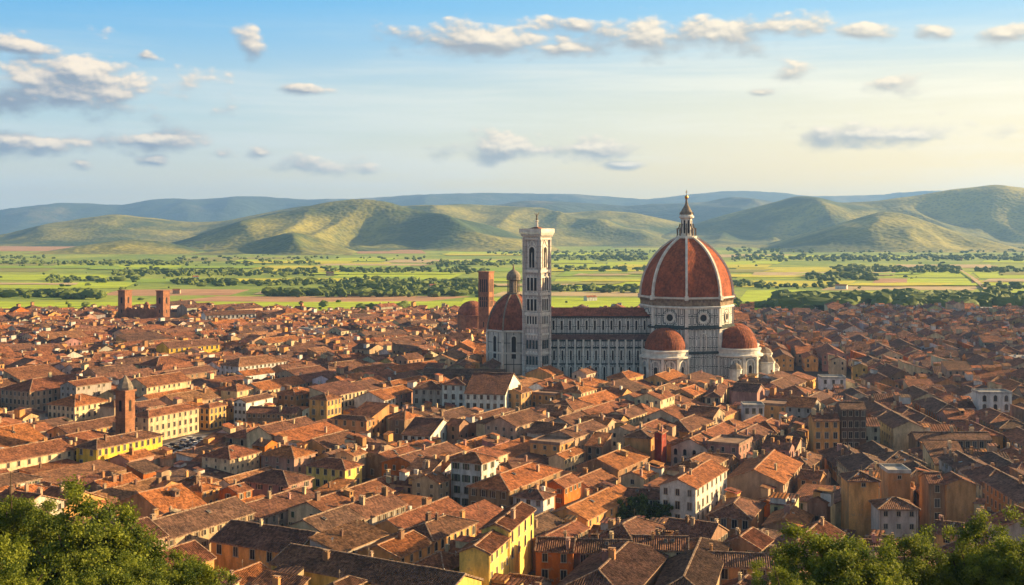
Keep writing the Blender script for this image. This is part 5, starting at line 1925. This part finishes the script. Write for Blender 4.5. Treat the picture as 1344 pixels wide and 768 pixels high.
GROUP = 'tile roofed houses of the old town'
for H in lms + chosen:
    near = H.d < 308
    seed = rb.uniform(0, 50)
    root = thing(H.name, 'house', 'palazzo' if H.name == 'palazzo' else 'house', (H.c.x, H.c.y, 0), H.th, 'palazzi of the old town' if H.name == 'palazzo' else GROUP)
    H.root = root
    wc = vary(WALL[H.wall])
    if H.lm and H.label.startswith('tall house with a pale front'):
        wc = (0.55, 0.27, 0.10)
    make_walls(H.L, H.W, H.h, H.rt, H.pitch).build('wall', M['plaster'], root, wc)
    mb, zt, hf = make_roof(H.L, H.W, H.h, H.rt, H.pitch, near, seed)
    flat = H.rt == 'flat'
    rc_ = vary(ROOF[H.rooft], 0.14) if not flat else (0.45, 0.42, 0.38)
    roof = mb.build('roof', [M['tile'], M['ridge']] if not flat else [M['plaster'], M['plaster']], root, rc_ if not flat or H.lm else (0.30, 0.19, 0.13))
    H.chim = H.dorm = H.skyl = 0
    if not flat:
        nch = rb.choice((0, 1, 1, 2, 2, 3)) if H.d < 480 else rb.choice((0, 0, 1, 1, 2))
        for _ in range(nch):
            x, y = rb.uniform(-.42, .42) * H.L, rb.uniform(-.36, .36) * H.W
            z = hf(x, y)
            if z < H.h:
                continue
            link('chimney', rb.choice(CHM), roof, vary(WALL[rb.choice(['beige', 'beige', 'tan', 'ochre', 'brown', 'pink', 'cream'])], .2), (x, y, z), rb.choice((0, R(90))))
            H.chim += 1
        if H.d < 470 and rb.random() < 0.30 and H.rt != 'shed':
            for _ in range(rb.choice((1, 1, 2, 3))):
                s_ = rb.choice((-1, 1))
                x, y = rb.uniform(-.28, .28) * H.L, s_ * rb.uniform(.12, .30) * H.W
                sk = link('skylight', SKY_ME, roof, None, (x, y, hf(x, y) + 0.12), 0)
                sk.rotation_euler = (-s_ * H.pitch, 0, 0)
                H.skyl += 1
        if rb.random() < 0.09 and H.rt == 'gable' and min(H.L, H.W) > 8.5:
            s_ = rb.choice((-1, 1))
            x, y = rb.uniform(-.25, .25) * H.L, s_ * H.W * 0.2
            dz = link('dormer', DORM_ME, roof, vary(WALL[rb.choice(['golden', 'ochre', 'beige', 'tan'])]), (x, y, hf(x, y) - 0.9), 0 if s_ < 0 else math.pi)
            H.dorm += 1
        if H.d < 430 and rb.random() < 0.45:
            link('dish', DISH_ME, roof, None, (rb.uniform(-.4, .4) * H.L, rb.uniform(-.2, .2) * H.W, zt - 0.5), rb.uniform(0, 6))
        if H.d < 470 and rb.random() < 0.6:
            link('aerial', AER_ME, roof, None, (rb.uniform(-.3, .3) * H.L, 0, zt), rb.uniform(0, 3))
    H.rows = add_windows(root, H, H.d < 440)
# downpipes on the walls of the nearer houses
for H in lms + chosen:
    if H.d < 430 and H.rt != 'flat':
        for sx, sy in ((-1, -1), (1, -1), (-1, 1), (1, 1)):
            if rb.random() < 0.6:
                o = link('drainpipe', PIPE_ME, H.root, None, (sx * (H.L / 2 - 0.4), sy * (H.W / 2 + 0.07), 0))
                o.scale = (1, 1, H.h - 0.1)
print('windows', n_win)

# parts of their own on a few landmark houses
def find(lbl):
    return next(H for H in lms if H.label.startswith(lbl))


# ------------------------------------------------------------------ labels that single each house out
SHORT = {}
for H in lms:
    pass
SHORTS = ['the bright yellow palazzo', 'the long cream house', 'the pale palazzo on the square', None, 'the grey and gold palazzo', 'the cream palazzo', None, 'the three row cream house', 'the dusty pink house',
          'the lemon house', 'the rose house', 'the tiny orange house', 'the tiny golden house', 'the yellow gable wall', None, 'the tall lemon row', None, 'the vivid orange house', None, None, 'the wide ochre house',
          None, None, 'the golden garden house', 'the small white house', 'the long orange roof', 'the tall white house', 'the beige gabled house', 'the grey hip roofed house', 'the long white palazzo',
          'the white palace wing', 'the grey beige block', None, 'the low white house', 'the brown ochre house', 'the blank pale house', 'the bright orange hall', 'the tan gabled house', None, None, None, 'the deep red house',
          'the large white house', 'the low white annex', 'the large sunlit hall', 'the broken dark roof', 'the ribbed orange slope', 'the ochre tower house', None, 'the scarred pink house', 'the blank ochre gable', None,
          'the loggia palace', 'the white villa', 'the four row ochre house', None, 'the bluish white house', 'the white flat roofed house', 'the yellowish house', None, 'the small yellow house', 'the cream gable side',
          'the long brown barrack', 'the golden three row house', None, None, None, None, None, 'the broad orange roof', None, 'the alley roof', 'the flat pitched hall', None]
assert len(SHORTS) == len(LM), (len(SHORTS), len(LM))
anchors = []
for H, s_ in zip(lms, SHORTS):
    H.root['label'] = H.label
    if s_:
        anchors.append((s_, (H.px0 + H.px1) / 2, HZ + (CAMH - H.h) / H.d * F, H.d))
anchors += [('the marble bell tower', 706, 470, 645), ('the great dome', 900, 490, 650), ('the brick bell tower', 161, 560, 455), ('the crowded square', 240, 588, 470), ('the garden trees', 838, 680, 348)]
RTW = {'gable': 'gabled', 'hip': 'hipped', 'shed': 'lean-to', 'flat': 'flat'}
WCW = {'pale': 'pale pink', 'pink': 'dusty pink'}
NUM = ['no', 'one', 'two', 'three', 'four', 'five', 'six', 'seven', 'eight', 'nine', 'ten', 'eleven', 'twelve']
ORD = ['', 'second ', 'third ', 'fourth ', 'fifth ', 'sixth ', 'seventh ', 'eighth ', 'ninth ']
med = sorted(H.L * H.W for H in chosen)
lo, hi = med[len(med) // 3], med[2 * len(med) // 3]


def describe(H):
    px, py = CX + H.c.x / H.d * F, HZ + (CAMH - H.h) / H.d * F
    best = sorted(anchors, key=lambda a: math.hypot((a[1] - px), 1.7 * (a[2] - py)))
    a = best[0]
    dx, dy = px - a[1], py - a[2]
    dist = math.hypot(dx, 1.7 * dy)
    rel = ('behind' if dy < 0 else 'in front of') if abs(dx) < 2.2 * abs(dy) else 'beside'
    A = a[0]
    size = 'long' if H.L / H.W > 1.9 else ('small' if H.L * H.W < lo else ('broad' if H.L * H.W > hi else ''))
    feats = []
    if H.rows:
        feats.append(NUM[H.rows] + (' window rows' if H.rows > 1 else ' window row'))
    if H.chim:
        feats.append(NUM[H.chim] + (' chimneys' if H.chim > 1 else ' chimney'))
    if H.dorm:
        feats.append('a dormer')
    if H.skyl:
        feats.append(NUM[H.skyl] + (' skylights' if H.skyl > 1 else ' skylight'))
    return dict(size=size, wall=WCW.get(H.wall, H.wall), roof=('' if H.rt == 'flat' else H.rooft + ' ') + RTW[H.rt] + ' roof', feats=feats, rel=rel, A=A, dist=dist, A2=best[1][0])


info = [(H, describe(H)) for H in chosen]


def compose(i, nf):
    f = (', ' + ' and '.join(i['feats'][:nf])) if nf and i['feats'] else ''
    return f"{(i['size'] + ' ') if i['size'] else ''}{i['wall']} house with {i['roof']}{f}, {i['rel']} {i['A']}"


used = {}
for H, i in sorted(info, key=lambda t_: t_[1]['dist']):
    lab = None
    for nf in (0, 1, 2, 3):
        c = compose(i, nf)
        if c not in used and len(c.replace(',', '').split()) <= 16:
            lab = c
            break
    if lab is None:
        for nf in (0, 1):
            for k in range(1, 9):
                c = ORD[k] + compose(i, nf)
                if c not in used and len(c.split()) <= 16:
                    lab = c
                    break
            if lab:
                break
    used[lab] = 1
    H.root['label'] = lab

# ------------------------------------------------------------------ the rest of the town: thousands of roofs as one mass
rm = random.Random(5)
mass = MB()
for H in ALL:
    if H.lm or id(H) in chosen_ids:
        continue
    wc = tuple(x * rm.uniform(0.85, 1.12) for x in WALL[H.wall])
    k = rm.uniform(0.8, 1.2)
    rc_ = tuple(x * k for x in ROOF[H.rooft]) if H.rt != 'flat' else (0.36, 0.33, 0.30)
    for q in H.walls:
        mass.face(q, None, 0, wc)
    for q, lu, lv in H.roofs:
        uv = [(0, 0), (lu, 0), (lu, lv), (0, lv)] if len(q) == 4 else [(0, 0), (lu, 0), (lu / 2, lv)]
        mass.face(q, uv, 1, rc_)
    ca, sa = math.cos(H.th), math.sin(H.th)
    P = lambda x, y, z: (H.c.x + x * ca - y * sa, H.c.y + x * sa + y * ca, z)
    for _ in range(rm.choice((1, 2, 3, 4))):                         # chimneys, stair heads, loggias and lean-tos break up the roofs
        x, y = rm.uniform(-.45, .45) * H.L, rm.uniform(-.42, .42) * H.W
        z = H.zr - abs(y) * math.tan(H.pitch) if H.rt in ('gable', 'hip') else H.h
        if rm.random() < 0.62:
            s_ = rm.uniform(0.6, 1.1)
            mass.box((*P(x, y, 0)[:2], z + 0.4), (s_, s_ * rm.uniform(.8, 1.6), 2.0), 0, H.th, tuple(v * 0.85 for v in WALL[rm.choice(['cream', 'beige', 'ochre', 'white', 'tan'])]))
        else:
            a, b_, hh = rm.uniform(2, 4.5), rm.uniform(2, 4), rm.uniform(1.6, 3.4)
            cw = tuple(v * 0.9 for v in WALL[rm.choice(['cream', 'golden', 'ochre', 'beige', 'white'])])
            cx_, cy_, _z = P(x, y, 0)
            mass.box((cx_, cy_, z + hh / 2 - 1.2), (a, b_, hh + 1.2), 0, H.th, cw)
            top = z + hh - 0.6
            e = 0.35
            q = [P(x - a / 2 - e, y - b_ / 2 - e, top), P(x + a / 2 + e, y - b_ / 2 - e, top), P(x + a / 2 + e, y + b_ / 2 + e, top + .25 * b_), P(x - a / 2 - e, y + b_ / 2 + e, top + .25 * b_)]
            mass.face(q, [(0, 0), (a, 0), (a, b_), (0, b_)], 1, tuple(v * rm.uniform(.8, 1.2) for v in ROOF[rm.choice(RPAL)]))
    if H.d < 1050:                                                    # dark window openings
        for q in H.walls:
            a, b_ = Vector(q[0]), Vector(q[1])
            Lf = (b_ - a).length
            u_ = (b_ - a) / Lf
            n_ = Vector((u_.y, -u_.x, 0))
            if n_.dot(EYES[0] - a) <= 0:
                continue
            nc = int(Lf / 3.1)
            for i in range(nc):
                for f in range(min(2, int(H.h / 3.2))):
                    if rm.random() < 0.25:
                        continue
                    c_ = a + u_ * ((i + .5) * Lf / nc) + n_ * 0.05
                    zt_ = H.h - 0.8 - f * 3.1
                    mass.face([c_ - u_ * .5 + Vector((0, 0, zt_ - 1.5)), c_ + u_ * .5 + Vector((0, 0, zt_ - 1.5)), c_ + u_ * .5 + Vector((0, 0, zt_)), c_ - u_ * .5 + Vector((0, 0, zt_))], None, 2, (0.03, 0.03, 0.03))
for _ in range(9):                                                   # farmsteads thinning out over the plain
    d_ = dg(rm.uniform(342, 402))
    x_ = at(rm.uniform(-60, 1400), d_)
    a, b_, h_ = rm.uniform(9, 16), rm.uniform(7, 9), rm.uniform(4, 6)
    cw, cr = WALL[rm.choice(['cream', 'ochre', 'white', 'beige'])], ROOF[rm.choice(['orange', 'russet', 'brown'])]
    F_ = House()
    F_.c, F_.L, F_.W, F_.h, F_.th, F_.rt, F_.pitch = Vector((x_, d_)), a, b_, h_, rm.uniform(-.6, .6), 'gable', R(22)
    ws, rs_ = low_faces(F_)
    for q in ws:
        mass.face(q, None, 0, cw)
    for q, lu, lv in rs_:
        mass.face(q, [(0, 0), (lu, 0), (lu, lv), (0, lv)], 1, cr)
kind(mass.build('distant_rooftops', [M['plaster_far'], M['tile_far'], M['dark']]), 'stuff', 'sea of small tiled roofs filling the far part of the old town')

# ------------------------------------------------------------------ brick bell tower in the town
bt = thing('bell_tower', 'slim square brick bell tower with pointed cap behind the bright yellow palazzo', 'tower', (at(161, 452), 455, 0), R(63))
bs = brick_tower(bt, (0, 0), 4.9, 24.2, [(17.0, 4.2, 1.3, 1), (9, 1.4, 0.5, 1)])
b_ = MB()
b_.ring([(3.1, 24.9), (3.1, 25.8), (2.3, 27.6), (0.5, 29.9), (0.3, 30.2), (0.0, 30.3)], 8, a0=R(22.5), a1=R(22.5) + 2 * math.pi)
sub(bt, 'cap', b_, M['lead'])

# ------------------------------------------------------------------ trees
M['leaf'] = leaf_material('leaf', (0.045, 0.080, 0.010), (0.23, 0.26, 0.026))
M['leaf_dark'] = leaf_material('leaf_dark', (0.03, 0.06, 0.012), (0.10, 0.14, 0.02))


def crown_mesh(name, rad, hgt, n_cl, n_leaf, size, seed, m):
    rs = np.random.RandomState(seed)
    # clump centres through the outer half of an uneven, bumpy crown
    Vc = []
    lobes = [(rs.uniform(-.55, .55), rs.uniform(-.55, .55), rs.uniform(-.45, .55), rs.uniform(.40, .62)) for _ in range(11)]
    while len(Vc) < n_cl:
        lx, ly, lz, lr = lobes[rs.randint(len(lobes))]
        dv = rs.normal(size=3)
        dv /= np.linalg.norm(dv)
        rr = lr * rs.uniform(0.72, 1.05)
        p = np.array([lx, ly, lz]) + dv * rr
        if p[2] < -0.75:
            continue
        Vc.append(p)
    Vc = np.array(Vc)
    tone = rs.uniform(0.1, 0.95, n_cl)  # random clump tones, spread wide to imitate lit and dark clumps
    cl = rs.randint(n_cl, size=n_leaf)
    pos = Vc[cl] * np.array([rad, rad, hgt / 2]) + rs.normal(size=(n_leaf, 3)) * np.array([.062, .062, .055]) * rad
    nrm = rs.normal(size=(n_leaf, 3)) + pos / rad * 0.8 + np.array([0, 0, .5])
    nrm /= np.linalg.norm(nrm, axis=1)[:, None]
    t1 = np.cross(nrm, rs.normal(size=(n_leaf, 3)))
    t1 /= np.linalg.norm(t1, axis=1)[:, None]
    t2 = np.cross(nrm, t1)
    s_ = (size * rs.uniform(.45, 1.6, n_leaf))[:, None]
    A = pos - t1 * s_ * .5
    B_ = pos + t2 * s_ * .32
    C_ = pos + t1 * s_ * .5
    D_ = pos - t2 * s_ * .32
    V = np.stack([A, B_, C_, D_], 1).reshape(-1, 3).astype(np.float32)
    me = bpy.data.meshes.new(name)
    me.vertices.add(len(V))
    me.vertices.foreach_set('co', V.ravel())
    me.loops.add(len(V))
    me.loops.foreach_set('vertex_index', np.arange(len(V), dtype=np.int32))
    me.polygons.add(n_leaf)
    me.polygons.foreach_set('loop_start', np.arange(0, len(V), 4, dtype=np.int32))
    me.materials.append(m)
    ca = me.color_attributes.new('Col', 'FLOAT_COLOR', 'POINT')
    tv = np.clip(tone[cl] + rs.uniform(-.25, .25, n_leaf), 0, 1).repeat(4)
    arr = np.stack([tv, tv, tv, np.ones_like(tv)], 1).astype(np.float32)
    ca.data.foreach_set('color', arr.ravel())
    me.update()
    me.validate()
    return me


def trunk_mesh(h, r_, rad, seed):
    rs = random.Random(seed)
    mb = MB()
    def limb(p0, p1, r0, r1, n=6):
        p0, p1 = Vector(p0), Vector(p1)
        ax = (p1 - p0).normalized()
        s1 = ax.orthogonal().normalized()
        s2 = ax.cross(s1)
        segs = 4
        ring = []
        for i in range(segs + 1):
            c = p0.lerp(p1, i / segs) + (s1 * rs.uniform(-.12, .12) + s2 * rs.uniform(-.12, .12)) * r0 * (1 if 0 < i < segs else 0) * 2
            q = r0 + (r1 - r0) * i / segs
            ring.append([c + (s1 * math.cos(2 * math.pi * k / n) + s2 * math.sin(2 * math.pi * k / n)) * q for k in range(n)])
        for A, B_ in zip(ring, ring[1:]):
            for k in range(n):
                mb.face([A[k], A[(k + 1) % n], B_[(k + 1) % n], B_[k]])
    limb((0, 0, -1), (0, 0, h), r_ * 1.25, r_ * 0.8, 8)
    for i in range(8):
        a = rs.uniform(0, 6.28)
        b0 = h * rs.uniform(.7, 1.0)
        e = Vector((math.cos(a) * rad * rs.uniform(.4, .75), math.sin(a) * rad * rs.uniform(.4, .75), h + rad * rs.uniform(.1, .9)))
        limb((0, 0, b0), e, r_ * .55, r_ * .12)
    o = mb.build('trunk', M['bark'])
    me = o.data
    bpy.data.objects.remove(o)
    return me


BIG = [crown_mesh('crown', 1.0, 1.75, 280, 88000, 0.033, 3, M['leaf']), crown_mesh('crown', 1.0, 1.6, 260, 84000, 0.034, 8, M['leaf'])]
SMALL = crown_mesh('crown', 1.0, 1.5, 90, 5000, 0.13, 5, M['leaf_dark'])
TRK = [trunk_mesh(7.5, 0.42, 5, 1), trunk_mesh(6.5, 0.36, 4, 2)]
# centre column, centre row, distance, crown radius, which crown, label
TREES = [(112, 742, 112, 7.4, 0, 'biggest dark leafy tree, its domed crown topping the clump below the long cream house'),
         (252, 790, 96, 4.2, 1, 'round bushy tree lowest on the slope, before the broad dark roofed house'),
         (2, 782, 82, 4.9, 0, 'light olive tree low in the corner, in front of the biggest dark tree'),
         (112, 806, 78, 3.6, 1, 'small olive tree between the corner tree and the round bushy tree'),
         (14, 704, 128, 5.2, 1, 'shadowy tree behind the biggest dark tree at the picture edge'),
         (188, 800, 92, 4.0, 0, 'low leafy tree tucked under the biggest dark tree'),
         (1108, 772, 98, 5.6, 1, 'sunlit yellow green tree before the scarred pink house'),
         (1188, 758, 104, 4.4, 0, 'smaller sunlit tree between the two largest trees near the scarred pink house'),
         (1272, 748, 106, 5.6, 0, 'tall dark green tree before the blank ochre gable house'),
         (1352, 765, 98, 4.6, 1, 'leafy tree cut by the picture edge next to the tall dark green tree'),
         (1032, 792, 90, 3.0, 0, 'lowest bushy tree peeping up beside the wide ochre house')]
for i, (px, py, d, rad, k, lab) in enumerate(TREES):
    zc = zat(py, d)
    zb = slope_z(d)
    r0 = thing('tree', lab, 'tree', (at(px, d), d, zb), 1.3 * i, 'leafy trees on the slope in front of the town')
    c = link('crown', BIG[k], r0, None, (0, 0, zc - zb))
    c.scale = (rad, rad, rad)
    tk = link('trunk', TRK[i % 2], r0, None, (0, 0, 0))
    q = max(0.3, (zc - zb - rad * .4)) / (7.5 if i % 2 == 0 else 6.5)
    tk.scale = (rad / 6, rad / 6, q)
GT = [(812, 683, 349, 5.0, 'leftmost dark garden tree before the low white annex'), (838, 679, 351, 5.6, 'middle dark garden tree, tallest of the three'), (866, 681, 348, 4.6, 'dark garden tree touching the large white house')]
for i, (px, py, d, rad, lab) in enumerate(GT):
    zc = max(rad * 0.72, zat(py, d))
    r0 = thing('tree', lab, 'tree', (at(px, d), d, 0), 2.1 * i, 'dark trees of the walled garden')
    c = link('crown', SMALL, r0, None, (0, 0, zc))
    c.scale = (rad, rad * .8, rad)
    tk = link('trunk', TRK[1], r0, None, (0, 0, 0))
    tk.scale = (.5, .5, zc / 8)

# ------------------------------------------------------------------ parked cars on the squares
def car_proto(paint):
    r0 = thing('parked_car', 'car', 'car')
    m_, t_, b_ = mat('car_paint')
    b_.inputs['Base Color'].default_value = (*paint, 1)
    b_.inputs['Roughness'].default_value = 0.35
    b_.inputs['Specular IOR Level'].default_value = 0.5
    b_ = MB()
    prof_ = [(-2.1, .35), (-2.15, .8), (-1.9, .95), (-1.25, 1.0), (-.7, 1.45), (.9, 1.48), (1.6, 1.0), (2.1, .92), (2.15, .4)]
    for s_ in (-1, 1):
        q = [(x, s_ * (0.85 if z < 1.1 else 0.7), z) for x, z in prof_]
        b_.face(q if s_ < 0 else q[::-1])
    for (x0, z0), (x1, z1) in zip(prof_, prof_[1:] + prof_[:1]):
        w0, w1 = (0.85 if z0 < 1.1 else .7), (0.85 if z1 < 1.1 else .7)
        b_.face([(x0, w0, z0), (x0, -w0, z0), (x1, -w1, z1), (x1, w1, z1)])
    b_.build('body', m_, r0)
    b_ = MB()
    b_.face([(-1.2, -.72, 1.06), (-1.2, .72, 1.06), (-.74, .66, 1.44), (-.74, -.66, 1.44)][::-1])
    b_.face([(1.56, -.72, 1.06), (1.56, .72, 1.06), (.95, .66, 1.49), (.95, -.66, 1.49)])
    for s_ in (-1, 1):
        b_.face([(-1.05, s_ * .84, 1.05), (1.4, s_ * .84, 1.05), (.85, s_ * .74, 1.42), (-.65, s_ * .74, 1.42)])
    b_.build('glass', M['pane'], r0)
    for x in (-1.3, 1.35):
        for s_ in (-1, 1):
            b_ = MB()
            n = 12
            for i in range(n):
                a, c = 2 * math.pi * i / n, 2 * math.pi * (i + 1) / n
                b_.face([(x + .34 * math.cos(a), s_ * .68, .34 + .34 * math.sin(a)), (x + .34 * math.cos(c), s_ * .68, .34 + .34 * math.sin(c)), (x + .34 * math.cos(c), s_ * .9, .34 + .34 * math.sin(c)), (x + .34 * math.cos(a), s_ * .9, .34 + .34 * math.sin(a))])
            b_.face([(x + .34 * math.cos(2 * math.pi * i / n), s_ * .9, .34 + .34 * math.sin(2 * math.pi * i / n)) for i in range(n)])
            b_.build('wheel', M['dark'], r0)
    return r0


def copy_tree(o, par=None):
    c = o.copy()
    COL.objects.link(c)
    if par:
        c.parent = par
    for ch_ in list(o.children):
        copy_tree(ch_, c)
    return c


PAINT = [('white', (0.7, 0.7, 0.7)), ('dark blue grey', (0.06, 0.08, 0.12)), ('silver', (0.42, 0.44, 0.47)), ('black', (0.02, 0.02, 0.022))]
rcx = random.Random(4)
protos = [car_proto(p) for _, p in PAINT]
first = [True] * 4
for (c0, nr, nc, w_, l_) in ((Vector((-125, 474)), 5, 9, 18, 44), (Vector((-217, 538)), 4, 5, 20, 22)):
    for i in range(nr):
        for j in range(nc):
            if rcx.random() < 0.2:
                continue
            k = rcx.choice((0, 0, 1, 2, 2, 3))
            u, v = (j + .5) / nc * l_ - l_ / 2 + rcx.uniform(-.5, .5), (i + .5) / nr * w_ - w_ / 2 + rcx.uniform(-.3, .3)
            ang = R(12) if c0.x > -150 else R(27)
            p = c0 + Vector((math.sin(ang), math.cos(ang))) * u + Vector((math.cos(ang), -math.sin(ang))) * v
            if blocked(rect_of(p, 0, .1, .1)) and False:
                continue
            o = protos[k] if first[k] else copy_tree(protos[k])
            first[k] = False
            o.location = (p.x, p.y, 0.006)
            o.rotation_euler = (0, 0, -ang + rcx.choice((0, math.pi)) + rcx.uniform(-.08, .08))
            big = c0.x > -150
            o['label'] = f"small {PAINT[k][0]} car parked on the {'crowded square by the pale palazzo' if big else 'shaded square by the grey and gold palazzo'}"
            o['group'] = f"{PAINT[k][0]} cars on the {'crowded' if big else 'shaded'} square"
#@@HAZE
# ------------------------------------------------------------------ air
hz = MB()
hz.box((0, 9000, 310), (30000, 19600, 660))
m = bpy.data.materials.new('air')
m.use_nodes = True
t = NT(m.node_tree)
t.n.clear()
o_ = t.node('ShaderNodeOutputMaterial')
pv = t.node('ShaderNodeVolumePrincipled')
pv.inputs['Color'].default_value = (0.24, 0.47, 1.0, 1)
pv.inputs['Density'].default_value = 5.4e-5
pv.inputs['Anisotropy'].default_value = 0.25
t.l.new(pv.outputs[0], o_.inputs['Volume'])
kind(hz.build('haze', m), 'stuff', 'thin blue summer air over the town and hills')
